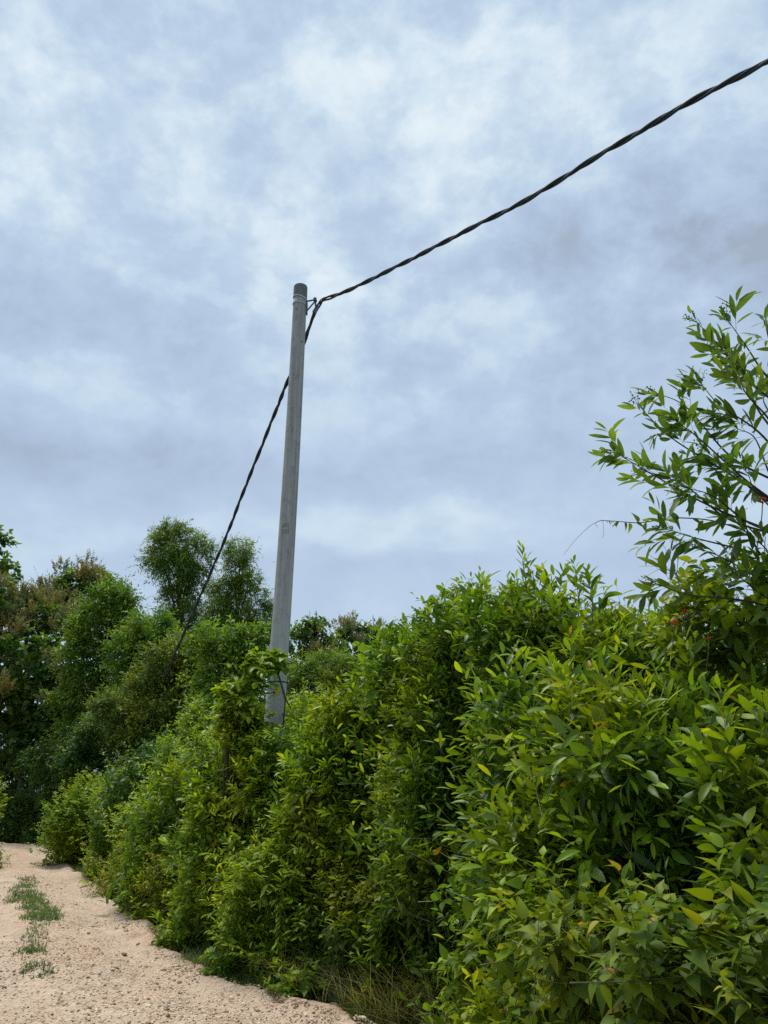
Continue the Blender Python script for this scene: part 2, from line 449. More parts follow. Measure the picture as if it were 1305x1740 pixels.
def sprigs(mb, o, a, ln, sp, rng, twig=None, tone0=0.0):
    """N leafy twigs at once: o origins, a axes, ln lengths"""
    N = len(o); k = sp['k']
    a = unit(a)
    rnd = rng.normal(size=(N, 3))
    u = unit(np.cross(a, rnd)); w = np.cross(a, u)
    bend = np.array((0, 0, -1.)) * sp['sag'] + rng.normal(0, .12, (N, 3))
    j = np.arange(k)
    if sp['arr'] in ('opp', 'pin'): t = (j // 2 + .6) / ((k + 1) // 2)
    else: t = (j + .8) / k
    t = np.clip(t[None] * np.ones((N, 1)) + rng.normal(0, .02, (N, k)), .04, 1.0)
    t = .12 + .88 * t
    pos = o[:, None] + a[:, None] * (ln[:, None] * t)[..., None] + bend[:, None] * (ln[:, None] * t * t)[..., None]
    tan = unit(a[:, None] + 2 * bend[:, None] * t[..., None])
    ph0 = rng.uniform(0, 2 * math.pi, (N, 1))
    if sp['arr'] == 'alt': ph = ph0 + j[None] * math.radians(137.5)
    elif sp['arr'] == 'opp': ph = ph0 + (j // 2)[None] * math.pi / 2 + (j % 2)[None] * math.pi
    else: ph = (j % 2)[None] * math.pi + rng.normal(0, .2, (N, k))
    ph = ph + rng.normal(0, .25, (N, k))
    if sp['arr'] == 'pin':       # leaflets in one plane, held level
        u = unit(np.cross(a, np.array((0, 0, 1.)) + rng.normal(0, .25, (N, 3)))); w = np.cross(a, u)
    side = np.cos(ph)[..., None] * u[:, None] + np.sin(ph)[..., None] * w[:, None]
    s = np.radians(rng.uniform(sp['sp'][0], sp['sp'][1], (N, k)))
    s = s * np.where(t > .93, .35, 1 - .25 * t)
    d = tan * np.cos(s)[..., None] + side * np.sin(s)[..., None]
    d = d + np.array((0, 0, -1.)) * (sp['dr'] * rng.uniform(.2, 1.3, (N, k)) * (1.1 - .7 * t))[..., None] + rng.normal(0, .10, (N, k, 3))
    size = rng.uniform(sp['L'][0], sp['L'][1], (N, k)) * np.where(t > .85, .68, 1.0) * rng.uniform(.75, 1.1, (N, 1))
    tone = rng.uniform(.02, .62, (N, k)) + rng.normal(0, .10, (N, 1)) + sp['young'] * t ** 4 + tone0
    odd = rng.uniform(size=(N, k)); tone = np.where(odd > .997, 1.0, np.clip(tone, 0, .92))
    keep = rng.uniform(size=(N, k)) > .06
    sel = keep.ravel()
    place_leaves(mb, sp['t'], pos.reshape(-1, 3)[sel], d.reshape(-1, 3)[sel], size.ravel()[sel], tone.ravel()[sel], rng, sp['roll'])
    if twig is not None:         # three-sided twig with four rings
        tt = np.array((0, .33, .66, 1.0))
        c = o[:, None] + a[:, None] * (ln[:, None] * tt)[..., None] + bend[:, None] * (ln[:, None] * tt * tt)[..., None]
        r = (np.minimum(ln[:, None], .5) * .0042 + .0004) * (1.1 - .8 * tt)[None]
        ang = np.arange(3) * 2 * math.pi / 3
        ring = c[:, :, None] + r[:, :, None, None] * (np.cos(ang)[None, None, :, None] * u[:, None, None] + np.sin(ang)[None, None, :, None] * w[:, None, None])
        base = []
        for i in range(3):
            for q in range(3):
                p = (q + 1) % 3
                base += [(i * 3 + q, i * 3 + p, i * 3 + 3 + p), (i * 3 + q, i * 3 + 3 + p, i * 3 + 3 + q)]
        T = np.array(base)[None] + (np.arange(N) * 12)[:, None, None]
        twig.add(ring, T)

CAMP = np.array((0, 0, EYE))

def clump_points(clumps, n, rng, shell=(.35, 1.0), back=.35, skip=.55):
    """n points in the outer shells of a union of ellipsoids; fewer deep inside and on the far side"""
    C = np.array([c[:3] for c in clumps]); R = np.array([c[3:6] for c in clumps])
    wgt = (R[:, 0] * R[:, 2] + R[:, 0] * R[:, 1] + R[:, 1] * R[:, 2]); wgt = wgt / wgt.sum()
    P_, O_ = [], []; got = 0
    for _ in range(12):
        m = int((n - got) * 2.2) + 16
        idx = rng.choice(len(C), m, p=wgt)
        dv = unit(rng.normal(size=(m, 3)))
        rr = shell[0] + (shell[1] - shell[0]) * rng.beta(2.2, 1.2, m)
        p = C[idx] + dv * R[idx] * rr[:, None]
        out = unit(dv / R[idx])
        q = (p[:, None] - C[None]) / R[None]
        inside = (np.sum(q * q, 2) < skip * skip)
        inside[np.arange(m), idx] = False
        ok = ~inside.any(1)
        ok &= p[:, 2] > .02
        view = unit(CAMP - p)
        far = np.sum(view * out, 1) < -.35
        ok &= ~(far & (rng.uniform(size=m) > back))
        P_.append(p[ok]); O_.append(out[ok]); got += int(ok.sum())
        if got >= n: break
    return np.concatenate(P_)[:n], np.concatenate(O_)[:n]

def foliage(mb, clumps, sp, lai, rng, twig=None, upb=.45, outb=.9, tone0=0.0, lenk=1.0, shell=(.35, 1.0), back=.35, hollow=1.0, fuzz=.26):
    R = np.array([c[3:6] for c in clumps])
    area = np.sum(4 * math.pi * ((R[:, 0] * R[:, 1] + R[:, 1] * R[:, 2] + R[:, 0] * R[:, 2]) / 3)) * .6
    la = TPL[sp['t']][3] * np.mean(sp['L']) ** 2 * .9
    n = max(6, int(lai * area / (sp['k'] * la)))
    p, out = clump_points(clumps, int(n * 1.2), rng, shell, back)
    hs = hollow / max(.25, float(np.mean(R[:, 0])) / .3)
    hol = .6 * vnoise(np.stack([p[:, 0] + .8 * p[:, 2], p[:, 2] * 1.1 - .5 * p[:, 1] + .3 * p[:, 0]], 1), 2.1 * hs, 61) + .4 * vnoise(np.stack([p[:, 1] - .7 * p[:, 2], p[:, 2] + .6 * p[:, 0]], 1), 4.2 * hs, 67)
    sel = hol > .405 - .25 * (rng.uniform(size=len(p)) > .8)
    p, out = p[sel], out[sel]
    n = len(p)
    p = p + rng.normal(0, fuzz, (n, 3)) * np.mean(R[:, 0]) + out * (fuzz * .6 * np.mean(R[:, 0]))
    p[:, 2] = np.maximum(p[:, 2], .03)
    ln = rng.uniform(sp['ln'][0], sp['ln'][1], n) * lenk * np.exp(rng.normal(.08, .30, n))
    wild = rng.uniform(size=n) > .86
    ln[wild] *= 1.5
    a = unit(out * outb + np.array((0, 0, 1.)) * (upb + .5 * wild)[:, None] + rng.normal(0, .38, (n, 3)))
    o = p - a * (ln * .72)[:, None]
    o[:, 2] = np.maximum(o[:, 2], .03)
    sprigs(mb, o, a, ln, sp, rng, twig, tone0)
    return n

def auto_clumps(x, y, r, h, rng, base=0.0, ry=None):
    ry = r if ry is None else ry
    n = int(6 + 3.6 * h / (2 * r))
    rt = min(r * .6, h * .45)
    out = [(x, y, h - rt * .9, rt, rt, rt * .9)]
    for a in rng.uniform(0, 2 * math.pi, 3):
        rr = r * rng.uniform(.35, .5)
        out.append((x + math.cos(a) * r * .55, y + math.sin(a) * r * .55 * ry / r, max(h - rr * rng.uniform(1.0, 1.9), rr * .7), rr, rr, rr))
    out += [(x, y, base + (h - base) * .45, r * .62, ry * .62, (h - base) * .42)]
    for i in range(n):
        f = (i + .5) / n; z = base + (h - base) * (.10 + .72 * f)
        rr = r * rng.uniform(.34, .60)
        off = r * rng.uniform(.35, .72) * (1.35 - .75 * f)
        a = rng.uniform(0, 2 * math.pi)
        zz = min(z, h - rr * .9)
        out.append((x + off * math.cos(a), y + off * math.sin(a) * ry / r, max(zz, rr * .7), rr, rr * ry / r, rr * rng.uniform(.75, 1.0)))
    return out

def stems(mb, base, targets, r0, rng, sides=5, wob=.06):
    for t in targets:
        b = np.array(base) + np.array((rng.normal(0, r0 * 3), rng.normal(0, r0 * 3), 0))
        t = np.array(t); L_ = np.linalg.norm(t - b)
        m1 = b + (t - b) * .35 + np.array((0, 0, L_ * .10)) + rng.normal(0, wob * L_, 3) * (1, 1, .3)
        m2 = b + (t - b) * .7 + np.array((0, 0, L_ * .07)) + rng.normal(0, wob * L_, 3) * (1, 1, .3)
        pts = spline([b, m1, m2, t], 9)
        mb.add(*tube(pts, np.linspace(r0, r0 * .28, 9), sides))

# ------------------------------------------------------------------ ground, path
EDGE_R = np.array([(1.9, 1.2), (1.55, 2.4), (1.15, 3.8), (.45, 5.7), (-.42, 7.0), (-1.68, 8.4), (-3.2, 11.6), (-5.9, 17.0), (-9.3, 23.8), (-11.2, 26.2), (-15.5, 28.6), (-24, 30.5)])
EDGE_L = np.array([(-2.6, 1.2), (-2.7, 2.4), (-3.0, 3.8), (-3.5, 5.7), (-4.1, 7.6), (-5.0, 9.6), (-6.9, 13.4), (-9.3, 18.2), (-11.6, 22.2), (-13.2, 23.8), (-17.0, 25.6), (-24.5, 27.3)])
er = spline(np.c_[EDGE_R, np.zeros(len(EDGE_R))], 700)[:, :2]
el = spline(np.c_[EDGE_L, np.zeros(len(EDGE_L))], 700)[:, :2]

def vnoise(p, scale, seed):
    """cheap smooth value noise, numpy"""
    q = p * scale; i = np.floor(q).astype(np.int64); f = q - i; f = f * f * (3 - 2 * f)
    def h(ix, iy):
        n = (ix * 374761393 + iy * 668265263 + seed * 974634777) & 0xffffffff
        n = ((n ^ (n >> 13)) * 1274126177) & 0xffffffff
        return ((n ^ (n >> 16)) & 0xffff) / 65535.0
    a, b, c, d = h(i[..., 0], i[..., 1]), h(i[..., 0] + 1, i[..., 1]), h(i[..., 0], i[..., 1] + 1), h(i[..., 0] + 1, i[..., 1] + 1)
    return (a * (1 - f[..., 0]) + b * f[..., 0]) * (1 - f[..., 1]) + (c * (1 - f[..., 0]) + d * f[..., 0]) * f[..., 1]

m, q = new_mat('earth_with_litter')
geo = q.n('ShaderNodeNewGeometry')
nn = q.noise(geo.outputs['Position'], 1.2, 6, .6); n2 = q.noise(geo.outputs['Position'], 25, 4, .6)
c = q.ramp(nn, [(.3, (.045, .05, .018)), (.55, (.08, .07, .035)), (.75, (.13, .105, .06))])
c = q.mix(q.maprange(n2, .45, .7, 0, .6), c, (.05, .06, .02))
p = q.n('ShaderNodeBsdfPrincipled'); q.put(p.inputs['Base Color'], c); p.inputs['Roughness'].default_value = .95
b = q.n('ShaderNodeBump'); b.inputs['Strength'].default_value = .6; b.inputs['Distance'].default_value = .03
q.put(b.inputs['Height'], n2); q.nt.links.new(b.outputs[0], p.inputs['Normal'])
finish(q, p.outputs[0]); M['earth'] = m

mb = MB()
S_ = 900.0
xs = np.concatenate([[-S_, -200, -60], np.linspace(-30, 12, 43), [40, 200, S_]])
ys = np.concatenate([[-S_, -100, -20], np.linspace(-6, 42, 49), [80, 250, S_]])
gx, gy = np.meshgrid(xs, ys)
gz = np.full_like(gx, -.03)
V = np.stack([gx, gy, gz], -1).reshape(-1, 3); W_ = len(xs)
T = []
for i in range(len(ys) - 1):
    for j in range(W_ - 1):
        a = i * W_ + j
        T += [(a, a + 1, a + W_ + 1), (a, a + W_ + 1, a + W_)]
mb.add(V, T)
tag(mb.build('ground', M['earth']), kind='structure')

m, q = new_mat('pale_limestone_track')
geo = q.n('ShaderNodeNewGeometry'); pos = geo.outputs['Position']
n1 = q.noise(pos, .7, 4, .6); n2 = q.noise(pos, 4.5, 5, .65, .4); n3 = q.noise(pos, 38, 4, .65)
vo = q.n('ShaderNodeTexVoronoi'); q.put(vo.inputs['Vector'], pos); vo.inputs['Scale'].default_value = 48
vo2 = q.n('ShaderNodeTexVoronoi'); q.put(vo2.inputs['Vector'], pos); vo2.inputs['Scale'].default_value = 110
c = q.ramp(n2, [(.28, (0.346, 0.235, 0.152)), (.46, (0.480, 0.357, 0.252)), (.6, (0.551, 0.428, 0.310)), (.74, (0.652, 0.537, 0.416))])
c = q.mix(q.maprange(n1, .42, .62, 0, .55), c, (0.500, 0.338, 0.225))
sv = q.n('ShaderNodeSeparateColor'); q.put(sv.inputs[0], vo.outputs['Color'])
c = q.mix(q.m('MULTIPLY', q.maprange(sv.outputs[0], .55, .95, 0, 1), .5), c, (0.566, 0.486, 0.397))
c = q.mix(q.m('MULTIPLY', q.maprange(sv.outputs[1], .8, .98, 0, 1), .5), c, (0.249, 0.136, 0.094))
c = q.mix(q.maprange(n3, .5, .75, 0, .35), c, (0.340, 0.236, 0.175))
at_ = q.n('ShaderNodeAttribute', attribute_name='leaf')
sa_ = q.n('ShaderNodeSeparateXYZ'); q.put(sa_.inputs[0], at_.outputs['Vector']); cross = sa_.outputs[0]
packed = q.m('MAXIMUM', q.maprange(q.m('ABSOLUTE', q.m('SUBTRACT', cross, .24)), .06, .15, 1, 0), q.maprange(q.m('ABSOLUTE', q.m('SUBTRACT', cross, .76)), .06, .15, 1, 0))
packed = q.m('MULTIPLY', packed, q.maprange(n1, .35, .6, .25, 1))
c = q.mix(q.m('MULTIPLY', packed, .38), c, (0.525, 0.415, 0.325))
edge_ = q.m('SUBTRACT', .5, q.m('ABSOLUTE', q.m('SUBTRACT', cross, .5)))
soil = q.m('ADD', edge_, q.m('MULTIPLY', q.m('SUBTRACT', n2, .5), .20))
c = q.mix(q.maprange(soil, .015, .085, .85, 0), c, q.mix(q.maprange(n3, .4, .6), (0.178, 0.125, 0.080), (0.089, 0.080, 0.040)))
damp = q.noise(q.v('ADD', pos, (7.3, 2.1, 0)), .9, 4, .6)
c = q.mix(q.maprange(damp, .60, .70, 0, .40), c, (0.283, 0.190, 0.135))
p = q.n('ShaderNodeBsdfPrincipled'); q.put(p.inputs['Base Color'], c); p.inputs['Roughness'].default_value = .95
p.inputs['Specular IOR Level'].default_value = .15
hgt = q.m('ADD', q.m('MULTIPLY', vo.outputs['Distance'], -1.0), q.m('ADD', q.m('MULTIPLY', vo2.outputs['Distance'], -.5), q.m('MULTIPLY', n3, .8)))
b = q.n('ShaderNodeBump'); b.inputs['Strength'].default_value = .9; b.inputs['Distance'].default_value = .016
q.put(b.inputs['Height'], hgt); q.nt.links.new(b.outputs[0], p.inputs['Normal'])
finish(q, p.outputs[0]); M['track'] = m

def path_height(xy, s):
    """two shallow wheel tracks and lumps"""
    rut = -.05 * np.exp(-((s - .24) / .12) ** 2) - .05 * np.exp(-((s - .76) / .12) ** 2)
    z = .085 + rut + .05 * (vnoise(xy, 1.1, 3) - .5) + .045 * (vnoise(xy, 3.5, 5) - .5) + .028 * (vnoise(xy, 11.0, 7) - .5) + .014 * (vnoise(xy, 30.0, 9) - .5)
    edge = np.minimum(s, 1 - s)
    return z * np.clip(edge / .08, 0, 1) - .024 * (1 - np.clip(edge / .06, 0, 1))

ns = 110
s = np.linspace(-.05, 1.05, ns)
rows = 700
ctr = er[:, None] * s[None, :, None] + el[:, None] * (1 - s[None, :, None])
wob = (vnoise(ctr, 1.6, 21) - .5) * .5 * np.clip((np.abs(s - .5) * 2 - .6) / .4, 0, 1)[None]
perp = unit(er - el)
ctr = ctr + perp[:, None] * (wob * np.sign(s - .5)[None])[..., None]
z = path_height(ctr, np.broadcast_to(np.clip(s, 0, 1), (rows, ns)))
V = np.concatenate([ctr, z[..., None]], -1).reshape(-1, 3)
ii, jj = np.meshgrid(np.arange(rows - 1), np.arange(ns - 1), indexing='ij')
a = (ii * ns + jj).ravel()
T = np.concatenate([np.stack([a, a + 1, a + ns + 1], 1), np.stack([a, a + ns + 1, a + ns], 1)])
A_ = np.zeros((rows, ns, 3), np.float32); A_[..., 0] = s[None]; mb = MB(); mb.add(V, T, A_)
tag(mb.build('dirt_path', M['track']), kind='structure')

def on_path(n, rng, s_rng=(0, 1), t_rng=(0.12, .8), near=1.0):
    t = rng.uniform(t_rng[0], t_rng[1], n) ** near
    s_ = rng.uniform(s_rng[0], s_rng[1], n)
    i = (t * 699).astype(int)
    xy = er[i] * s_[:, None] + el[i] * (1 - s_)[:, None]
    return xy, path_height(xy, s_)

# ---- loose gravel
m, q = new_mat('loose_limestone_gravel')
a_ = q.n('ShaderNodeAttribute', attribute_name='leaf')
sx_ = q.n('ShaderNodeSeparateXYZ'); q.put(sx_.inputs[0], a_.outputs['Vector'])
c = q.ramp(sx_.outputs[0], [(0, (.15, .085, .05)), (.2, (.316, .215, .141)), (.55, (.463, .350, .243)), (1, (.610, .520, .407))])
p = q.n('ShaderNodeBsdfPrincipled'); q.put(p.inputs['Base Color'], c); p.inputs['Roughness'].default_value = .95
finish(q, p.outputs[0]); M['gravel'] = m

def ico():
    t = (1 + 5 ** .5) / 2
    V = np.array([(-1, t, 0), (1, t, 0), (-1, -t, 0), (1, -t, 0), (0, -1, t), (0, 1, t), (0, -1, -t), (0, 1, -t), (t, 0, -1), (t, 0, 1), (-t, 0, -1), (-t, 0, 1)], float)
    V /= np.linalg.norm(V[0])
    T = np.array([(0, 11, 5), (0, 5, 1), (0, 1, 7), (0, 7, 10), (0, 10, 11), (1, 5, 9), (5, 11, 4), (11, 10, 2), (10, 7, 6), (7, 1, 8), (3, 9, 4), (3, 4, 2), (3, 2, 6), (3, 6, 8), (3, 8, 9), (4, 9, 5), (2, 4, 11), (6, 2, 10), (8, 6, 7), (9, 8, 1)])
    return V, T
IV, IT = ico()

def pebbles(mb, xy, z, r, tone, rng):
    N = len(xy)
    W = IV[None] * rng.uniform(.65, 1.25, (N, 12, 1))
    W = W * np.stack([rng.uniform(.8, 1.4, N), rng.uniform(.7, 1.1, N), rng.uniform(.4, .8, N)], 1)[:, None]
    an = rng.uniform(0, 2 * math.pi, N); ca, sa = np.cos(an)[:, None], np.sin(an)[:, None]
    W = np.stack([W[..., 0] * ca - W[..., 1] * sa, W[..., 0] * sa + W[..., 1] * ca, W[..., 2]], -1) * r[:, None, None]
    W += np.concatenate([xy, (z + r * .15)[:, None]], 1)[:, None]
    A = np.zeros((N, 12, 3), np.float32); A[..., 0] = tone[:, None]
    mb.add(W, IT[None] + (np.arange(N) * 12)[:, None, None], A)

rng = np.random.default_rng(11)
mb = MB()
xy, z = on_path(34000, rng, (-.05, 1.06), (.10, .62))
keepc = vnoise(xy, 1.3, 31) + .35 * vnoise(xy, 5, 33) > rng.uniform(.3, .95, len(xy))
xy, z = xy[keepc], z[keepc]
r = .0072 * np.exp(rng.normal(0, .42, len(xy)))
pebbles(mb, xy, z, r, np.clip(rng.normal(.58, .28, len(xy)), 0, 1), rng)
xy, z = on_path(420, rng, (0, 1), (.12, .6))
pebbles(mb, xy, z, rng.uniform(.011, .026, len(xy)), np.clip(rng.normal(.35, .25, len(xy)), 0, 1), rng)
tag(mb.build('gravel', M['gravel'], smooth=False), kind='stuff', label='loose pale and reddish limestone gravel lying over the dirt track', cat='gravel')

def stone(x, y, r, mat, label, seed, flat=.6):
    rng = np.random.default_rng(seed)
    import bmesh
    bm = bmesh.new(); bmesh.ops.create_icosphere(bm, subdivisions=3, radius=1)
    dirs = unit(rng.normal(size=(9, 3))); cut = rng.uniform(.62, .9, 9)
    for v in bm.verts:
        d = np.array(v.co)
        rr = min([1.0] + [c_ / max(1e-3, d @ n_) if d @ n_ > 0 else 9 for n_, c_ in zip(dirs, cut)])
        rr *= 1 + .05 * math.sin(9 * d[0] + seed) * math.cos(8 * d[1])
        v.co = (d[0] * rr * 1.25, d[1] * rr, d[2] * rr * flat)
    me = bpy.data.meshes.new('stone'); bm.to_mesh(me); bm.free()
    me.materials.append(mat)
    o = bpy.data.objects.new('stone', me); COL.objects.link(o)
    o.location = (x, y, r * .25); o.scale = (r, r, r); o.rotation_euler = (0, 0, rng.uniform(0, 6))
    return tag(o, label, 'stone')

stone(-.40, 6.96, .06, M['brownstone'], 'largest reddish brown stone at the track edge beside the dry grass', 3)
stone(-.58, 7.13, .04, M['brownstone'], 'smaller reddish brown stone left of the largest one by the dry grass', 5)
stone(-1.62, 7.98, .055, M['stone'], 'pale limestone stone beside the ferny green weed on the track edge', 7)
stone(-3.02, 6.85, .06, M['brownstone'], 'reddish brown clod lying on the track near the bottom left corner', 9)
stone(-2.05, 8.3, .05, M['brownstone'], 'dark reddish clod in the middle of the track', 12)

# ------------------------------------------------------------------ grass
def blades(mb, xy, z, h, lean, tone, rng, width=.004, seg=5, curve=.6):
    N = len(xy)
    an = rng.uniform(0, 2 * math.pi, N) if np.isscalar(lean) else lean[1]
    ln = lean if np.isscalar(lean) else lean[0]
    dirx = np.stack([np.cos(an), np.sin(an), np.zeros(N)], 1)
    sid = np.stack([-np.sin(an), np.cos(an), np.zeros(N)], 1)
    t = np.linspace(0, 1, seg)
    le = np.abs(rng.normal(ln, .25, N)) if np.isscalar(ln) else ln
    cu = rng.uniform(.2, 1.0, N) * curve
    hor = (le[:, None] * t + cu[:, None] * t * t) * h[:, None]
    ver = h[:, None] * (t - .35 * cu[:, None] * t * t)
    base = np.concatenate([xy, z[:, None]], 1)
    c = base[:, None] + dirx[:, None] * hor[..., None] + np.array((0, 0, 1.)) * ver[..., None]
    w = width * (1 - t ** 1.5 * .92)[None] * rng.uniform(.7, 1.3, (N, 1))
    V = np.stack([c - sid[:, None] * w[..., None], c + sid[:, None] * w[..., None]], 2)
    T = []
    for i in range(seg - 1):
        a = 2 * i; T += [(a, a + 1, a + 3), (a, a + 3, a + 2)]
    A = np.zeros((N, seg, 2, 3), np.float32); A[..., 0] = tone[:, None, None]
    mb.add(V, np.array(T)[None] + (np.arange(N) * seg * 2)[:, None, None], A)

rng = np.random.default_rng(5)
def along_edge(n, rng, Y0, Y1, off0, off1):
    k = (er[:, 1] >= Y0) & (er[:, 1] <= Y1)
    e = er[k]; pp = perp[k]
    i = rng.integers(0, len(e), n)
    return e[i] + pp[i] * rng.uniform(off0, off1, n)[:, None]

mb = MB()                                    # straw and green grass tussocks below the near hedge
xy = along_edge(5200, rng, 3.6, 7.6, .0, 1.05)
xy = xy[vnoise(xy, 2.2, 41) > .35]
n = len(xy)
blades(mb, xy, np.zeros(n) - .02, rng.uniform(.18, .50, n), .35, np.clip(rng.beta(2.0, 1.7, n), 0, 1), rng, .0035, 6, .9)
xy = along_edge(300, rng, 4.4, 7.0, .0, .8); n = len(xy)
blades(mb, xy, np.zeros(n) - .02, rng.uniform(.4, .7, n), .55, rng.uniform(.7, 1, n), rng, .0032, 8, 1.5)
tag(mb.build('dry_grass', M['drygrass']), kind='stuff', label='straw coloured and green long grass under the near hedge', cat='grass')

mb = MB()                                    # short grass along the hedge foot, on the median, at the far bend
xy = along_edge(17000, rng, 6.2, 26, -.30, .5); keep = vnoise(xy, 1.8, 43) > .45; xy = xy[keep]; n = len(xy)
blades(mb, xy, np.zeros(n) - .02, rng.uniform(.04, .22, n), .4, rng.uniform(0, 1, n), rng, .004, 4, .7)
tag(mb.build('verge_grass', M['grass']), kind='stuff', label='short green grass along the foot of the hedge', cat='grass')
mb = MB()
xy, z = on_path(60000, rng, (.30, .62), (.2, .8))
cen = np.array((-5.15, 12.5)); ax_ = unit(np.array((-3.3, 7.2)))
q1 = (xy - cen) @ ax_; q2 = (xy - cen) @ np.array((ax_[1], -ax_[0]))
w_ = (q1 / 4.6) ** 2 + ((q2 + .10 * np.sin(q1 * 1.1)) / .25) ** 2 + 1.1 * (vnoise(xy, 1.9, 47) - .5) + .9 * (vnoise(xy, 6, 48) - .5)
keep = w_ < .35 + .75 * rng.uniform(size=len(w_)) ** 2.2; xy = xy[keep]; z = z[keep]; n = len(xy)
blades(mb, xy, z - .005, rng.uniform(.02, .08, n), .6, rng.uniform(.2, .85, n), rng, .005, 3, .6)
tag(mb.build('median_grass', M['grass']), kind='stuff', label='patch of low green grass between the wheel tracks', cat='grass')
mb = MB()
cx = spline([(-9.8, 18.4, 0), (-11.3, 21.2, 0), (-12.8, 23.2, 0), (-15.5, 24.7, 0)], 200)
i = rng.integers(0, 200, 9000); xy = cx[i, :2] + rng.normal(0, .3, (9000, 2)); n = len(xy)
blades(mb, xy, np.full(n, -.01), rng.uniform(.06, .22, n), .5, rng.uniform(0, .9, n), rng, .006, 3, .6)
tag(mb.build('bend_grass', M['grass']), kind='stuff', label='green grass on the left verge of the far bend', cat='grass')

mb = MB()
k_ = rng.integers(60, 560, 14000); xy = el[k_] - perp[k_] * rng.uniform(-.12, 1.3, 14000)[:, None]; n = len(xy)
blades(mb, xy, np.full(n, -.03), rng.uniform(.06, .30, n), .5, rng.uniform(0, 1, n), rng, .006, 4, .7)
tag(mb.build('left_verge_grass', M['grass']), kind='stuff', label='green grass along the left edge of the track', cat='grass')
mb = MB()                                    # leaf litter under the hedge
xy = along_edge(4200, rng, 3.5, 24, -.45, .5); n = len(xy)
place_leaves(mb, 'rhomb', np.c_[xy, np.full(n, .03) + rng.uniform(0, .02, n)], np.c_[rng.normal(size=(n, 2)), rng.normal(0, .15, n)], rng.uniform(.03, .08, n), rng.uniform(0, 1, n), rng, 25)
tag(mb.build('leaf_litter', M['deadleaf']), kind='stuff', label='brown fallen leaves scattered along the hedge foot', cat='leaf litter')

# ------------------------------------------------------------------ utility pole
PY = 10.1
def pole_x(z): return -1.475 + .037 * z - .0020 * z * z
def pole_r(z): return .5 * (.272 - .0076 * z)
m, q = new_mat('weathered_concrete')
geo = q.n('ShaderNodeNewGeometry'); pos = geo.outputs['Position']
st = q.noise(q.v('MULTIPLY', pos, (22, 22, .7)), 1.0, 5, .6)
mott = q.noise(pos, 9, 5, .65); fine = q.noise(pos, 120, 3, .6)
c = q.ramp(st, [(.28, (0.236, 0.234, 0.222)), (.5, (0.327, 0.327, 0.317)), (.72, (0.431, 0.431, 0.417))])
c = q.mix(q.maprange(mott, .48, .70, 0, .55), c, (0.194, 0.177, 0.148))
c = q.mix(q.maprange(q.noise(q.v('MULTIPLY', pos, (6, 6, 1.4)), 1.0, 5, .7), .50, .62, 0, .4), c, (0.410, 0.405, 0.388))
c = q.mix(q.maprange(q.noise(q.v('MULTIPLY', pos, (40, 40, 2.2)), 1.0, 3, .6), .62, .72, 0, .5), c, (0.137, 0.131, 0.114))
sz = q.n('ShaderNodeSeparateXYZ'); q.put(sz.inputs[0], pos)
c = q.mix(q.m('MULTIPLY', q.maprange(q.m('ADD', sz.outputs[2], q.m('MULTIPLY', mott, 1.4)), 3.2, 5.6, 1, 0), .55), c, (0.456, 0.450, 0.433))
c = q.mix(q.maprange(fine, .62, .85, 0, .12), c, (0.171, 0.160, 0.148))
p = q.n('ShaderNodeBsdfPrincipled'); q.put(p.inputs['Base Color'], c); p.inputs['Roughness'].default_value = .9
b = q.n('ShaderNodeBump'); b.inputs['Strength'].default_value = .15; b.inputs['Distance'].default_value = .002
q.put(b.inputs['Height'], q.m('ADD', q.m('MULTIPLY', fine, .4), mott)); q.nt.links.new(b.outputs[0], p.inputs['Normal'])
finish(q, p.outputs[0]); M['concrete'] = m
M['capc'] = plain_mat('rough_dark_mortar', (.10, .105, .10), (.22, .225, .21), 60, .95, 0, .8)

pole = thing('utility_pole', (pole_x(0), PY, 0), 'tall round grey concrete utility pole rising out of the hedge', 'utility pole')
zz = np.linspace(-.3, 8.80, 60)
mb = MB(); mb.add(*tube(np.c_[pole_x(zz), np.full(60, PY), zz], pole_r(zz), 40)); part(mb, 'shaft', M['concrete'], pole)
# ribbed mortar cap
mb = MB()
zz = np.linspace(8.80, 9.02, 12); nseg = 48
V = []
for i, z_ in enumerate(zz):
    for j in range(nseg):
        a = 2 * math.pi * j / nseg
        r_ = pole_r(8.9) * (1.045 + .022 * (j % 4 < 2) * (1 if i % 3 else .2)) * (1 - .035 * max(0, (i - 9) / 2) ** 2)
        V.append((pole_x(z_) + r_ * math.cos(a), PY + r_ * math.sin(a), z_))
T = []
for i in range(11):
    for j in range(nseg):
        k = (j + 1) % nseg
        T += [(i * nseg + j, i * nseg + k, (i + 1) * nseg + k), (i * nseg + j, (i + 1) * nseg + k, (i + 1) * nseg + j)]
V += [(pole_x(9.02), PY, 9.025), (pole_x(8.8), PY, 8.8)]
for j in range(nseg):
    k = (j + 1) % nseg
    T += [(11 * nseg + j, 11 * nseg + k, len(V) - 2), (k, j, len(V) - 1)]
mb.add(V, T); part(mb, 'cap', M['capc'], pole, smooth=False)

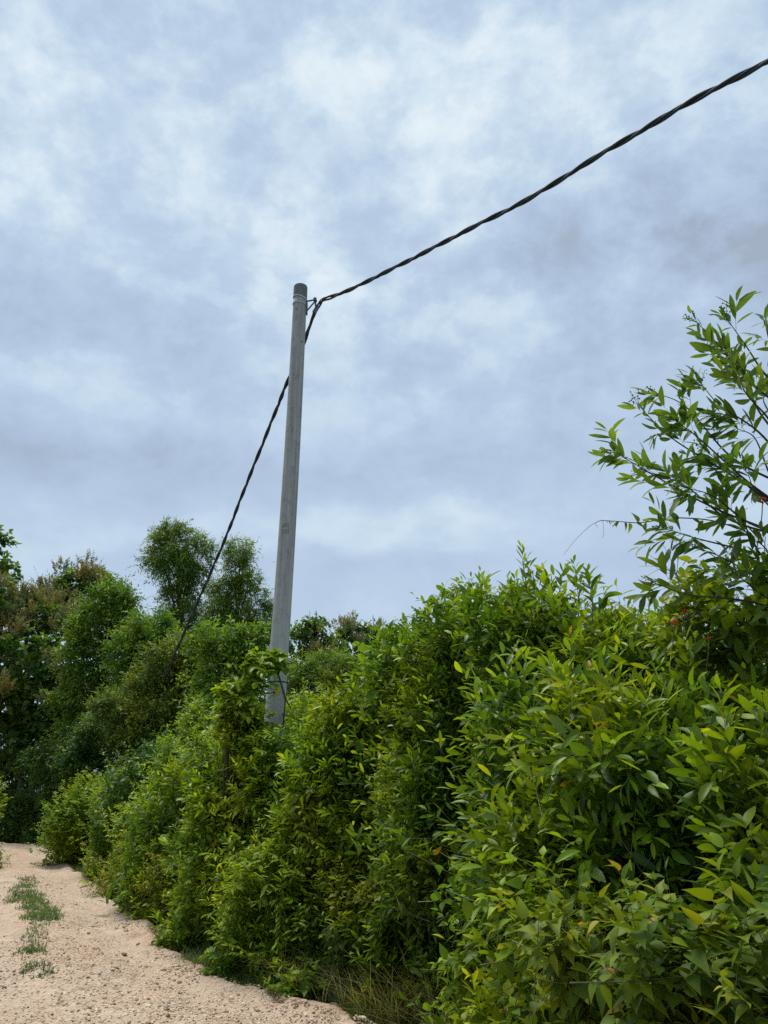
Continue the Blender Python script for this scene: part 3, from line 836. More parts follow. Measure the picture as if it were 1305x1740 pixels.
def ring(z_, h_, th, tilt=0.0):
    """flat steel strap around the shaft"""
    mb = MB(); N = 48; V = []
    r_ = pole_r(z_) * (1.0)
    for (rr, dz_) in ((r_ + .001, -h_ / 2), (r_ + th, -h_ / 2), (r_ + th, h_ / 2), (r_ + .001, h_ / 2)):
        for j in range(N):
            a = 2 * math.pi * j / N
            V.append((pole_x(z_) + rr * math.cos(a), PY + rr * math.sin(a), z_ + dz_ + tilt * math.cos(a)))
    T = []
    for e in range(4):
        f_ = (e + 1) % 4
        for j in range(N):
            k = (j + 1) % N
            T += [(e * N + j, e * N + k, f_ * N + k), (e * N + j, f_ * N + k, f_ * N + j)]
    mb.add(V, T); return mb
part(ring(8.795, .022, .009, -.028), 'strap', M['steel'], pole, False)
part(ring(8.68, .020, .009, -.020), 'strap', M['steel'], pole, False)
# bracket: two arms meeting at a bolt, on a back plate
px_, rz = pole_x(8.68), pole_r(8.68)
tip = at(535.5, 510, PY)
mb = MB()
mb.add(*box((px_ + rz + .010, PY, 8.62), (.018, .07, .20)))
mb.add(*bar((px_ + rz - .03, PY - .02, 8.735), tip + (0.01, 0, .008), .016, .02))
mb.add(*bar((px_ + rz + .0, PY - .02, 8.55), tip + (0.0, 0, -.022), .016, .02))
mb.add(*tube([tip + (0, -.04, 0), tip + (0, .04, 0)], .027, 10))
part(mb, 'bracket', M['darksteel'], pole, False)
clampp = at(537, 524, PY)
mb = MB()
mb.add(*bar(tip, clampp + (0, 0, -.03), .02, .026))
mb.add(*bar(clampp + (-.03, 0, -.085), clampp + (.02, 0, .02), .055, .05))
part(mb, 'hanging_clamp', M['darksteel'], pole, False)
# bolt holes, yellow mark, thin tie wires low on the shaft
def on_shaft(z_, ang, out=0.0):
    r_ = pole_r(z_) + out
    return np.array((pole_x(z_) + r_ * math.sin(ang), PY - r_ * math.cos(ang), z_))
for z_, an in ((8.55, -.35), (7.98, .7)):
    c0 = on_shaft(z_, an, -.004); c1 = on_shaft(z_, an, .002)
    mb = MB(); mb.add(*tube([c0, c1], .012, 10)); part(mb, 'bolt_hole', M['cable'], pole)
mb = MB(); N = 8; V = []; T = []
zs = (2.76, 2.865)
for z_ in zs:
    for j in range(N): V.append(on_shaft(z_, -.10 + .62 * j / (N - 1), .0025))
for j in range(N - 1): T += [(j, j + 1, N + j + 1), (j, N + j + 1, N + j)]
mb.add(V, T); part(mb, 'painted_mark', M['yellow'], pole)
mb = MB(); th = np.linspace(0, 2 * math.pi, 40)
mb.add(*tube([on_shaft(2.93, t_, .004) for t_ in th], .008, 6)); part(mb, 'tie_wire', M['cable'], pole)
mb = MB(); mb.add(*tube(spline([on_shaft(3.12, -.1, .008), on_shaft(3.0, .25, .008), on_shaft(2.85, .75, .01), on_shaft(2.70, 1.2, .03), on_shaft(2.6, 1.5, .08)], 16), .009, 6))
part(mb, 'tie_wire', M['cable'], pole)
# faint stencilled rows on the shaft
m, q = new_mat('faded_stencil_paint')
p = q.n('ShaderNodeBsdfPrincipled'); p.inputs['Base Color'].default_value = (.16, .165, .17, 1); p.inputs['Roughness'].default_value = .9
finish(q, p.outputs[0]); M['stencil'] = m
mb = MB(); rr_ = np.random.default_rng(2)
for row, z_ in enumerate((5.04, 4.95)):
    for j in range(5):
        a0 = -.55 + j * .2
        hh = .032; ww = .06 + .05 * rr_.uniform()
        for (z0, z1, b0, b1) in ((-hh, hh, 0, .035), (hh - .016, hh, 0, ww), (-.008, .008, 0, ww), (-hh, -hh + .016, 0, ww) if rr_.uniform() > .5 else (-hh, hh, ww - .035, ww)):
            V = [on_shaft(z_ + z0, a0 + b0, .0015), on_shaft(z_ + z0, a0 + b1, .0015), on_shaft(z_ + z1, a0 + b1, .0015), on_shaft(z_ + z1, a0 + b0, .0015)]
            mb.add(V, [(0, 1, 2), (0, 2, 3)])
part(mb, 'stencilled_mark', M['stencil'], pole)

# ------------------------------------------------------------------ overhead cable (one continuous twisted bundle)
pr = [(1305, 105), (1250, 133), (1200, 158), (1100, 216), (1000, 275), (900, 337), (800, 388), (700, 440), (640, 470), (600, 490), (572, 501)]
tot = math.hypot(1305 - 540, 105 - 513)
right = []
for (x_, y_) in pr:
    k = math.hypot(x_ - 540, y_ - 513) / tot
    right.append(atd(x_, y_, 1 / (1 / 12.05 * (1 - k) + 1 / 6.6 * k)))
d = right[0] - right[2]; d /= np.linalg.norm(d)
ext = [right[0] + d * t_ + np.array((0, 0, .004)) * t_ * t_ for t_ in (14, 9, 5, 2.4)]
behind = [atd(546, 512, 12.02), atd(539, 522, 11.98), atd(532, 538, 11.95), atd(525, 556, 11.98), atd(519, 576, 12.05), atd(505, 612, 12.15), atd(490, 645, 12.3)]
left = []
pl = [(470, 695), (440, 770), (412, 840), (385, 910), (355, 980), (325, 1048), (300, 1105), (284, 1140)]
for i, (x_, y_) in enumerate(pl):
    left.append(atd(x_, y_, 12.5 + 4.5 * ((i + 1) / len(pl)) ** 1.1))
d2 = left[-1] - left[-3]; d2 /= np.linalg.norm(d2)
tail = [left[-1] + d2 * .35 + (0, 0, .01)]
line = spline(ext + right + behind + left + tail, 2600)
seg = np.linalg.norm(np.diff(line, axis=0), axis=1); arc = np.r_[0, np.cumsum(seg)]
ss = np.arange(0, arc[-1], .035)
line = np.stack([np.interp(ss, arc, line[:, i]) for i in range(3)], 1)
ker = np.ones(9) / 9                                     # take out hand jitter
sm = np.stack([np.convolve(np.pad(line[:, i], 4, mode='edge'), ker, 'valid') for i in range(3)], 1)
tan = unit(np.gradient(sm, axis=0))
uu = unit(np.cross(tan, (0, 0, 1.))); ww = np.cross(uu, tan)
cable = thing('overhead_cable', sm[0], 'black twisted overhead cable sagging across the sky and past the pole', 'cable')
i_cl = int(np.argmin(np.linalg.norm(sm - at(548, 510, PY), axis=1)))
for (ph, off, rad) in ((0, .0165, .0155), (math.pi, .0165, .0155), (math.pi / 2, .018, .009)):
    a = 2 * math.pi * ss / .86 + ph + .35 * np.sin(ss * 1.7)
    o_ = off * (1 + .9 * np.exp(-((ss - ss[i_cl]) / .16) ** 2))    # strands open at the clamp
    pts = sm + uu * (np.cos(a) * o_)[:, None] + ww * (np.sin(a) * o_)[:, None]
    mb = MB(); mb.add(*tube(pts, rad, 8)); part(mb, 'conductor', M['cable'], cable)

# ------------------------------------------------------------------ shrubs of the hedge
STATS = []
def shrub(name, px, ytop, Y, hw, sp, label, lai=2.0, cat='shrub', seed=0, upb=.7, tone0=0.0, shoots=(), lenk=1.0, ry=1.0, base=0.0, twigs=True, group=None, shell=(.35, 1.0), nst=7):
    rng = np.random.default_rng(seed * 77 + 13)
    s_ = SP[sp]
    if name in ('hedge_shrub', 'backing_shrub', 'acacia_sapling'): hw = hw * 1.22; ry = ry * .78
    top = at(px, ytop, Y); k = pxm(ytop, Y); r_ = hw * k
    h = top[2] - .05 - min(.22, .30 * r_) * (sp in ('small', 'smallg', 'fern', 'mid', 'lantana', 'vine'))
    root = thing(name, (top[0], Y, 0), label, cat, group)
    cl = auto_clumps(top[0], Y, r_, h, rng, base, r_ * ry)
    mb = MB(); tw = MB() if twigs else None
    n = foliage(mb, cl, s_, lai, rng, tw, upb, .9, tone0, lenk, shell)
    for (sx, sy, ln) in shoots:             # tall shoots standing clear of the top
        tipp = at(sx, sy, Y + rng.uniform(-.25, .25)); ln = ln * k
        ax = unit(np.array([(rng.normal(0, .12), rng.normal(0, .12), 1.0)]))
        s2 = dict(s_); s2['k'] = int(s_['k'] * 1.5); s2['sag'] = .02
        sprigs(mb, tipp[None] - ax * ln, ax, np.array([ln]), s2, rng, tw, tone0)
        if tw is not None: tw.add(*tube(spline([tipp - ax[0] * ln * 2 + (0.03, .02, 0), tipp - ax[0] * ln, tipp - ax[0] * ln * .4], 6), np.linspace(.007, .003, 6), 5))
    fo = part(mb, 'foliage', M[s_['m']], root)
    if tw is not None and tw.n: part(tw, 'twigs', M['green_stem'], root)
    sb = MB()
    tg = [np.array(c_[:3]) * .9 + np.array((top[0], Y, c_[2])) * .1 for c_ in cl[4:] if c_[2] > .45 * h][:nst] + [np.array(cl[0][:3])]
    stems(sb, (top[0], Y, -.02), tg, (.0025 + .0012 * h) if sp in ('weed', 'lantana') else .007 + .004 * h, rng)
    part(sb, 'stem', M['stem'], root)
    STATS.append((label, n * s_['k']))
    return root

N_ = [0]
def S(*a, **k):
    N_[0] += 1
    return shrub(*a, seed=N_[0], **k)

# front right, within arm's reach
S('weed_shrub', 1170, 1470, 2.45, 170, 'weed', 'yellow green toothed-leaf shrub filling the bottom right corner', lai=1.9, lenk=.8)
S('weed_shrub', 1330, 1490, 2.25, 150, 'weed', 'yellow green toothed-leaf shrub cut off by the lower right edge', lai=1.9, lenk=.8)
S('weed_shrub', 1010, 1500, 2.9, 130, 'weed', 'olive toothed-leaf shrub left of the bottom right corner shrub', lai=1.7, tone0=-.05)
S('weed_shrub', 935, 1490, 3.6, 85, 'weed', 'browning toothed-leaf shrub behind the dry grass, bottom centre right', lai=1.5, tone0=.08, lenk=.8)
S('weed_shrub', 860, 1640, 3.9, 42, 'weed', 'small yellow green leafy weed standing in the dry grass', lai=1.5, tone0=.05, lenk=.7)
S('lantana_shrub', 885, 1335, 4.2, 95, 'lantana', 'bright green lantana bush in the middle of the right hedge', lai=2.0, tone0=.08)
S('lantana_shrub', 960, 1400, 3.5, 110, 'lantana', 'green lantana bush between the bright lantana and the corner shrub', lai=2.0)
S('hedge_shrub', 775, 1545, 6.7, 55, 'lantana', 'low green bush closing the gap right of the dry grass', lai=1.7, tone0=-.05)
S('lantana_shrub', 815, 1420, 4.8, 62, 'lantana', 'lantana bush on the left flank of the bright lantana', lai=2.0, tone0=.03)
# acacia thicket
S('acacia_sapling', 1110, 1145, 3.7, 170, 'acacia', 'leaning acacia sapling with long leaves above the corner shrub', lai=2.0, tone0=.06, upb=.25)
S('acacia_sapling', 1260, 1190, 3.1, 140, 'acacia', 'dark long-leaved acacia sapling at the right edge, mid height', lai=2.0, tone0=-.12)
S('acacia_sapling', 970, 1130, 4.5, 140, 'acacia', 'acacia sapling with upright glossy leaves in the hedge centre right', lai=2.0)
S('acacia_sapling', 985, 1290, 4.0, 130, 'acacia', 'low acacia sapling in front of the lantana, right of centre', lai=1.9, tone0=-.05)
S('acacia_sapling', 830, 1020, 6.9, 120, 'acaciab', 'tall acacia sapling under the left skyline shoots', base=1.5, lai=2.1, tone0=.03)
S('acacia_sapling', 905, 985, 5.8, 95, 'acacia', 'tallest acacia sapling of the hedge, shoots standing above the skyline', base=1.1, lai=2.0, shoots=((880, 908, 120), (900, 935, 90), (955, 965, 80), (935, 950, 70)))
S('acacia_sapling', 1000, 1050, 5.3, 95, 'acacia', 'acacia sapling right of the tallest one with two thin shoots', lai=2.0, shoots=((985, 965, 90), (1008, 962, 100), (1020, 1005, 60)))
S('acacia_sapling', 1080, 1060, 5.0, 100, 'acaciab', 'acacia sapling on the skyline below the vine tip', lai=2.0, tone0=.04)
S('acacia_sapling', 820, 1150, 6.6, 110, 'acaciab', 'shaded acacia sapling in the hedge below the left skyline shoots', base=.9, lai=2.0, tone0=-.08)
S('broadleaf_shrub', 1220, 965, 4.1, 130, 'broad', 'broad-leaved shrub with rounded leaves under the acacia tree', lai=2.0)
S('broadleaf_shrub', 1315, 935, 3.7, 120, 'broad', 'broad-leaved shrub at the right edge under the acacia tree', lai=2.0, tone0=.05)
S('broadleaf_shrub', 1300, 1390, 2.75, 110, 'broad', 'dark broad-leaved shrub behind the corner shrubs at the right edge', lai=1.8, tone0=-.1)
S('vine_draped_shrub', 680, 1052, 7.8, 75, 'vine', 'shrub draped in pale heart-leaved vine on the skyline, centre', lai=2.2, twigs=False)
S('drooping_leaf_shrub', 785, 975, 7.1, 75, 'gliri', 'pale shrub of drooping leaflets highest left of the skyline shoots', base=1.2, lai=1.7)
S('drooping_leaf_shrub', 730, 1035, 7.4, 65, 'gliri', 'pale drooping-leaflet shrub between the vine and the highest one', base=1.2, lai=1.7)
# middle of the hedge
S('hedge_shrub', 655, 1130, 8.4, 105, 'mid', 'green lance-leaved shrub below the heart-leaved vine', base=1.0, lai=2.1, tone0=.04)
S('hedge_shrub', 745, 1150, 8.1, 95, 'mid', 'dark lance-leaved shrub in the middle of the hedge', base=1.0, lai=2.1, tone0=-.05)
S('hedge_shrub', 595, 1155, 8.3, 70, 'vine', 'pale large-leaved shrub right of the pole', lai=2.0, twigs=False)
S('hedge_shrub', 560, 1215, 8.2, 75, 'mid', 'bright lance-leaved shrub at the right foot of the pole', lai=2.1, tone0=.15)
S('hedge_shrub', 478, 1205, 8.9, 70, 'fern', 'bright feathery shrub in front of the pole foot', lai=1.9, tone0=.10)
S('hedge_shrub', 600, 1265, 8.0, 95, 'fern', 'feathery bright green shrub hanging over the dark hollow', lai=1.9, tone0=.05)
S('hedge_shrub', 735, 1245, 6.9, 80, 'mid', 'lance-leaved shrub leaning over the dark hollow from the right', base=1.15, lai=1.9, tone0=.06)
S('hedge_shrub', 610, 1195, 8.1, 85, 'mid', 'lance-leaved shrub on the slope below the pale large-leaved one', base=1.0, lai=1.9, tone0=.10)
S('hedge_shrub', 700, 1345, 8.2, 75, 'dark', 'shrub inside the hollow of the hedge, leaf colour darkened for its shade', lai=1.3)
S('hedge_shrub', 620, 1390, 8.0, 80, 'dark', 'shrub low in the hollow, left side, leaf colour darkened for its shade', lai=1.2)
S('hedge_shrub', 420, 1300, 9.6, 75, 'mid', 'lance-leaved shrub left of the pole foot', lai=2.1, tone0=.08)
S('hedge_shrub', 500, 1360, 8.2, 85, 'fern', 'feathery shrub below the one at the pole foot', lai=1.9, tone0=.05)
S('hedge_shrub', 412, 1400, 9.5, 80, 'smallg', 'arching leafy shrub at the track edge left of the pole', lai=1.9, tone0=.08)
S('hedge_shrub', 488, 1460, 8.4, 75, 'lantana', 'bright green leafy bush at the track edge in front of the pole', lai=1.9, tone0=.04)
S('hedge_shrub', 562, 1480, 8.3, 75, 'lantana', 'olive leafy bush at the track edge above the brown stones', base=.2, lai=1.8, tone0=-.02)
S('hedge_shrub', 645, 1465, 7.7, 75, 'weed', 'yellowish thin-leaved bush behind the dry grass, bottom centre', base=.45, lai=1.8, tone0=-.04)
S('hedge_shrub', 735, 1500, 7.4, 75, 'weed', 'olive thin-leaved bush rising from the right end of the dry grass', base=.5, lai=1.6, tone0=-.05)
S('hedge_shrub', 865, 1540, 5.2, 50, 'weed', 'scraggly thin-leaved bush between the dry grass and the lantana', lai=1.4, tone0=-.02, lenk=.8)
S('drooping_leaf_sapling', 420, 1096, 9.3, 44, 'gliri', 'pale sapling with drooping leaflets just left of the pole', lai=1.25, base=2.2, tone0=.1)
S('drooping_leaf_sapling', 464, 1092, 9.5, 16, 'vine', 'small vine crown hanging over the pole shaft', lai=1.3, base=3.1, nst=1, twigs=False, lenk=.7)
S('hedge_shrub', 405, 1215, 9.7, 62, 'mid', 'green lance-leaved shrub under the pale sapling left of the pole', lai=1.8, base=.8, tone0=.04)
S('drooping_leaf_sapling', 437, 1180, 9.5, 42, 'gliri', 'low pale leaflet sapling touching the left side of the pole', lai=1.6, base=1.2, tone0=.02)
S('feathery_sapling', 385, 1205, 10.2, 60, 'fern', 'feathery sapling with flat sprays left of the pole', lai=1.7, tone0=.08)
S('feathery_sapling', 335, 1215, 13.0, 60, 'smallg', 'leafy sapling below the end of the cable', lai=2.0, tone0=.04)
# far left end of the hedge, small leaves
S('small_leaf_shrub', 352, 1395, 11.3, 85, 'small', 'small-leaved shrub at the track edge, nearest of the small-leaved row', lai=2.0)
S('small_leaf_shrub', 335, 1262, 13.0, 105, 'smallg', 'arching bright shrub behind the small-leaved row', lai=2.0, tone0=.06)
S('small_leaf_shrub', 272, 1405, 14.0, 76, 'small', 'small-leaved shrub second from the near end of its row', lai=2.0, tone0=.04)
S('small_leaf_shrub', 245, 1285, 16.8, 80, 'smallg', 'rounded bright green shrub, tallest over the small-leaved row', lai=2.1, tone0=.12)
S('small_leaf_shrub', 222, 1372, 17.0, 64, 'small', 'yellowish small-leaved shrub in the middle of its row', lai=2.0, tone0=.06)
S('small_leaf_shrub', 186, 1362, 20.2, 54, 'small', 'small-leaved shrub near the far end of its row', lai=2.0, tone0=.03)
S('small_leaf_shrub', 152, 1378, 23.2, 40, 'small', 'last small-leaved shrub of its row at the bend', lai=2.0)
S('small_leaf_shrub', 290, 1320, 14.8, 85, 'smallg', 'green shrub filling behind the small-leaved row', lai=2.0)
S('track_weed', 378, 1640, 7.95, 22, 'fern', 'small ferny green weed leaning onto the track', lai=1.6, lenk=.5, tone0=-.1, cat='weed')
# second rank, standing behind the front of the hedge
S('backing_shrub', 190, 1310, 19.5, 75, 'smallg', 'shaded shrub between the small-leaved row and the dark climber trees', lai=1.9, tone0=-.05, twigs=False)
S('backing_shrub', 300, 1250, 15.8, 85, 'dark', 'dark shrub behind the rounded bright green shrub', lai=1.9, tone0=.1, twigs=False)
S('backing_shrub', 390, 1235, 12.0, 95, 'mid', 'leafy shrub behind the feathery sapling left of the pole', lai=1.9, twigs=False)
S('backing_shrub', 352, 1165, 13.6, 58, 'smallg', 'tall leafy shrub left of the pale sapling, below the cable end', lai=2.0, twigs=False, tone0=-.10)
S('backing_shrub', 425, 1215, 11.4, 90, 'mid', 'tall lance-leaved shrub filling behind the pale sapling', lai=2.0, twigs=False)
S('backing_shrub', 440, 1260, 11.2, 90, 'mid', 'shaded shrub close behind the pole foot', lai=1.9, tone0=-.1, twigs=False)
S('backing_shrub', 560, 1175, 9.8, 95, 'mid', 'leafy shrub standing behind the pole on its right', lai=1.9, tone0=.05, twigs=False)
S('backing_shrub', 515, 1160, 12.5, 85, 'smallg', 'arching leafy shrub several steps behind the pole', lai=2.0, twigs=False)
S('backing_shrub', 650, 1075, 8.3, 90, 'mid', 'lance-leaved shrub behind the heart-leaved vine', lai=1.9, twigs=False)
S('backing_shrub', 760, 1010, 7.4, 100, 'mid', 'lance-leaved shrub behind the pale drooping-leaflet shrubs', lai=1.9, twigs=False)
S('backing_shrub', 1120, 1040, 5.6, 120, 'acaciab', 'acacia thicket behind the broad-leaved shrub', lai=1.9, twigs=False)
S('backing_shrub', 1010, 1110, 5.9, 110, 'acaciab', 'acacia thicket behind the two thin shoots', lai=1.9, twigs=False)
S('backing_shrub', 1280, 1060, 4.7, 130, 'broad', 'broad-leaved thicket at the right edge behind the acacia tree', lai=1.9, twigs=False)
# loose low growth knitting the front of the hedge together, and weeds creeping onto the track
rngf = np.random.default_rng(2024)
for i_ in range(26):
    Y0 = 7.3 + 12.0 * (i_ + rngf.uniform(0, .9)) / 26
    j_ = int(np.argmin(np.abs(er[:400, 1] - Y0))) if False else int(np.argmin(np.abs(er[:, 1] - Y0)))
    off_ = rngf.uniform(.85, 1.9); c_ = er[j_] + perp[j_] * off_
    h_ = .45 + .62 * off_ * rngf.uniform(.75, 1.15); r_ = rngf.uniform(.34, .52)
    d_ = np.array((c_[0], c_[1], h_ - EYE)); dep = d_[1] * CP + d_[2] * SPI
    px_ = 652.5 + d_[0] / dep * F; py_ = 870 - (-d_[1] * SPI + d_[2] * CP) / dep * F
    sp_ = ['lantana', 'mid', 'smallg', 'fern', 'weed'][int(rngf.integers(0, 5))] if Y0 < 12.5 else ['small', 'smallg', 'small', 'lantana'][int(rngf.integers(0, 4))]
    S('bushy_shrub', px_, py_, c_[1], r_ / pxm(py_, c_[1]), sp_, 'loose leafy bush knitted between its neighbours along the front of the hedge', lai=1.6, tone0=rngf.uniform(-.08, .14), group='loose bushes along the front of the hedge', base=.05, twigs=Y0 < 12)
for Y0, o_ in ((7.35, .02), (9.4, -.05), (11.2, -.08), (13.4, -.05), (16.2, -.05)):
    j_ = int(np.argmin(np.abs(er[:, 1] - Y0))); c_ = er[j_] + perp[j_] * o_; h_ = .26
    d_ = np.array((c_[0], c_[1], h_ - EYE)); dep = d_[1] * CP + d_[2] * SPI
    S('track_weed', 652.5 + d_[0] / dep * F, 870 - (-d_[1] * SPI + d_[2] * CP) / dep * F, c_[1], .22 / dep * F, 'lantana', 'small leafy weed creeping onto the right edge of the track', lai=1.2, lenk=.5, cat='weed', group='weeds creeping onto the track', twigs=False)
# left side of the track
S('verge_shrub', -25, 1300, 19.5, 40, 'smallg', 'bright shrub on the left verge at the left edge', lai=2.0, tone0=.1)
S('verge_shrub', -40, 1400, 18.0, 40, 'small', 'low shrub on the left verge at the left edge', lai=1.8)

# ------------------------------------------------------------------ trees beyond the bend
def tree(name, Y, px0, clumps, sp, label, lai=1.6, seed=0, tone0=0.0, upb=.4, blossom=0.0, group=None, deep=.9, trunk_r=.12):
    rng = np.random.default_rng(seed * 91 + 5)
    s_ = SP[sp]
    base = at(px0, 1300, Y); base[2] = 0
    root = thing(name, base, label, 'tree', group)
    cl = []
    for (px, py, rp) in clumps:
        k = pxm(py, Y); yy = Y + rng.uniform(-.5, .5) * rp * k
        c_ = at(px, py, yy); rr = rp * k
        cl.append((c_[0], c_[1], max(c_[2], rr * .8), rr, rr * deep, rr * .9))
        for _ in range(5):               # smaller bumps on each mass
            d_ = unit(rng.normal(size=3)); d_[2] = abs(d_[2]) * .8
            q_ = np.array(c_) + d_ * rr * rng.uniform(.7, 1.0)
            r2 = rr * rng.uniform(.22, .48)
            cl.append((q_[0], q_[1], max(q_[2], r2), r2, r2, r2 * .9))
    mb = MB()
    foliage(mb, cl, s_, lai, rng, None, upb, .9, tone0, back=.2, hollow=1.3, fuzz=.16)
    part(mb, 'crown', M[s_['m']], root)
    if blossom:
        mb = MB()
        pp_, oo_ = clump_points(cl, 400, rng, (.97, 1.08), .1, 1.0)
        vis = (oo_[:, 1] < .2) & (oo_[:, 2] > -.3)
        pp_, oo_ = pp_[vis], oo_[vis]
        nb = int(18 * blossom)
        rb = rng.uniform(.28, .62, len(pp_))
        spots = [(*(p_ + o_ * .25), r_, r_, r_ * .75) for p_, o_, r_ in zip(pp_[:nb], oo_[:nb], rb)]
        foliage(mb, spots, SP['panicle'], 1.3, rng, None, 1.0, .7, shell=(.5, 1.05), back=.2, hollow=.3, fuzz=.1)
        part(mb, 'blossom', M['panicle'], root)
    tb = MB()
    top = max(c_[2] for c_ in cl); cx_ = np.mean([c_[0] for c_ in cl]); cy_ = np.mean([c_[1] for c_ in cl])
    trunk = spline([base, base * .7 + np.array((cx_, cy_, top * .55)) * .3 + (0, 0, top * .15), (cx_, cy_, top * .62), (cx_ + .1, cy_, top * .95)], 14)
    tb.add(*tube(trunk, np.linspace(trunk_r, trunk_r * .25, 14), 8))
    for c_ in cl[::6]:
        j = int(np.clip(np.argmin(np.abs(trunk[:, 2] - c_[2] * .72)), 1, 12))
        e = np.array(c_[:3]); b_ = trunk[j]
        tb.add(*tube(spline([b_, (b_ + e) / 2 + (0, 0, .12 * np.linalg.norm(e - b_)), e], 7), np.linspace(trunk_r * .42, trunk_r * .1, 7), 6))
    part(tb, 'trunk', M['bark'], root)
    return root

tr = [0]
def TR(*a, **k):
    tr[0] += 1
    return tree(*a, seed=tr[0], **k)

TR('teak_tree', 31, -20, [(-18, 930, 36), (-10, 975, 40), (-25, 1030, 60), (5, 1010, 22)], 'teak', 'tall teak tree cut by the left edge, crown highest on the left', blossom=.3, lai=1.6)
TR('teak_tree', 34, 140, [(130, 985, 28), (165, 985, 24), (110, 1000, 22), (140, 1030, 50), (70, 1040, 32)], 'teak', 'teak tree with pale blossom sprays on top, behind the left bushes', blossom=.7, lai=1.8)
TR('teak_tree', 31, 70, [(55, 1060, 50), (15, 1065, 40), (95, 1075, 42), (40, 1120, 55), (0, 1130, 45)], 'teak', 'yellowish blossoming teak tree low beside the left edge', blossom=.6, lai=1.8)
TR('teak_tree', 29.5, 40, [(80, 1180, 55), (20, 1190, 50), (120, 1150, 38), (60, 1245, 55), (10, 1270, 55), (110, 1230, 50), (40, 1120, 50), (-20, 1230, 55), (70, 1300, 45)], 'teak', 'teak tree with tan blossom clumps above the dark end of the track', blossom=.6, lai=1.8, tone0=-.05)
TR('bushy_tree', 27.5, 190, [(185, 1020, 42), (165, 1060, 48), (210, 1070, 45), (150, 1115, 50), (205, 1140, 58), (190, 1000, 26), (160, 1175, 60), (215, 1210, 60), (150, 1240, 50)], 'treemid', 'round bushy green tree left of the tall twin trees', lai=1.7)
TR('bushy_tree', 25, 250, [(250, 1065, 42), (225, 1105, 45), (275, 1100, 42), (235, 1160, 55), (275, 1180, 55), (240, 1230, 60), (300, 1140, 45)], 'treemid', 'mid green bushy tree below the taller twin tree', lai=1.7, tone0=.03)
TR('tall_fine_leaf_tree', 34, 310, [(300, 918, 40), (270, 945, 30), (335, 925, 28), (300, 965, 42), (330, 975, 32), (305, 1015, 38), (345, 955, 18), (320, 1050, 42), (285, 1075, 40), (340, 1085, 36)], 'treefine', 'taller of the twin fine-leaved trees, left of the cable', lai=1.35, trunk_r=.13)
TR('tall_fine_leaf_tree', 35, 400, [(408, 930, 24), (400, 960, 27), (425, 985, 26), (385, 1000, 28), (440, 1010, 24), (410, 1030, 40), (370, 1040, 36), (450, 1050, 30), (395, 1070, 40), (430, 1075, 36), (350, 1075, 34)], 'treefine', 'shorter of the twin fine-leaved trees, between cable and pole', lai=1.25, tone0=.10, trunk_r=.12)
TR('olive_tree', 21, 290, [(300, 1110, 38), (260, 1150, 42), (320, 1155, 42), (230, 1200, 55), (290, 1215, 60), (340, 1110, 40), (340, 1200, 55), (260, 1255, 50)], 'olive', 'olive green small-leaved tree where the cable vanishes', lai=1.7)
TR('bushy_tree', 19, 380, [(370, 1100, 36), (395, 1140, 38), (355, 1170, 45), (410, 1105, 34), (395, 1078, 30), (432, 1088, 30), (352, 1082, 32), (450, 1075, 22), (385, 1210, 55), (420, 1165, 42), (440, 1215, 40)], 'treemid', 'bushy tree between the cable end and the pale sapling', lai=1.7, tone0=.12)
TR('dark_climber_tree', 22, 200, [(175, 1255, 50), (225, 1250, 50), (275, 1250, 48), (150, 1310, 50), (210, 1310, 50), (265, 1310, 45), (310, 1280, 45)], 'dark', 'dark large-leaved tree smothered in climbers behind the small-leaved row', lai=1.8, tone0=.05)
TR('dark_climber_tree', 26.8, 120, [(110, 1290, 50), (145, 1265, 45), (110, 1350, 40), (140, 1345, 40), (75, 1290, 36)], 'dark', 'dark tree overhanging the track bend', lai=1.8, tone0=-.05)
TR('teak_tree', 45, 520, [(515, 1070, 22), (500, 1090, 26), (540, 1075, 24), (545, 1060, 14), (565, 1095, 28), (520, 1120, 30), (555, 1130, 34)], 'teak', 'distant teak tree with brownish top just right of the pole', blossom=.3, lai=1.8)
TR('teak_tree', 47, 600, [(600, 1075, 24), (580, 1090, 24), (620, 1085, 26), (635, 1100, 28), (660, 1090, 30), (595, 1125, 36), (640, 1135, 36)], 'teak', 'distant blossoming teak tree left of the heart-leaved vine', blossom=.7, lai=1.8)
TR('olive_tree', 24, 550, [(550, 1125, 28), (520, 1130, 26), (585, 1130, 32), (545, 1165, 44), (605, 1160, 40), (495, 1160, 36), (560, 1210, 50), (510, 1210, 40), (640, 1140, 36)], 'treefine', 'soft fine-leaved tree behind the right side of the pole', lai=1.7, tone0=.15)
S('undergrowth_shrub', 20, 1345, 28.6, 42, 'dark', 'dark undergrowth bush at the left edge closing the end of the track', lai=2.2, twigs=False, tone0=-.05)
S('undergrowth_shrub', 62, 1352, 28.0, 40, 'dark', 'dark undergrowth bush in the middle of the track end', lai=2.2, twigs=False)
S('undergrowth_shrub', 105, 1365, 27.2, 36, 'dark', 'dark undergrowth bush right of the track end', lai=2.2, twigs=False)
TR('bushy_tree', 32, 20, [(20, 1310, 50), (70, 1320, 46), (110, 1340, 44), (-30, 1330, 50), (40, 1250, 50)], 'dark', 'dark bushy tree behind the undergrowth at the track end', lai=1.9, tone0=-.1)
TR('bushy_tree', 14, 1080, [(1060, 1045, 24), (1020, 1055, 26), (1100, 1050, 28), (1150, 1040, 32), (1050, 1075, 32), (1090, 1100, 40), (1040, 1120, 40), (1140, 1100, 44)], 'olive', 'pale olive bush far behind the right skyline', lai=1.6, tone0=.1)

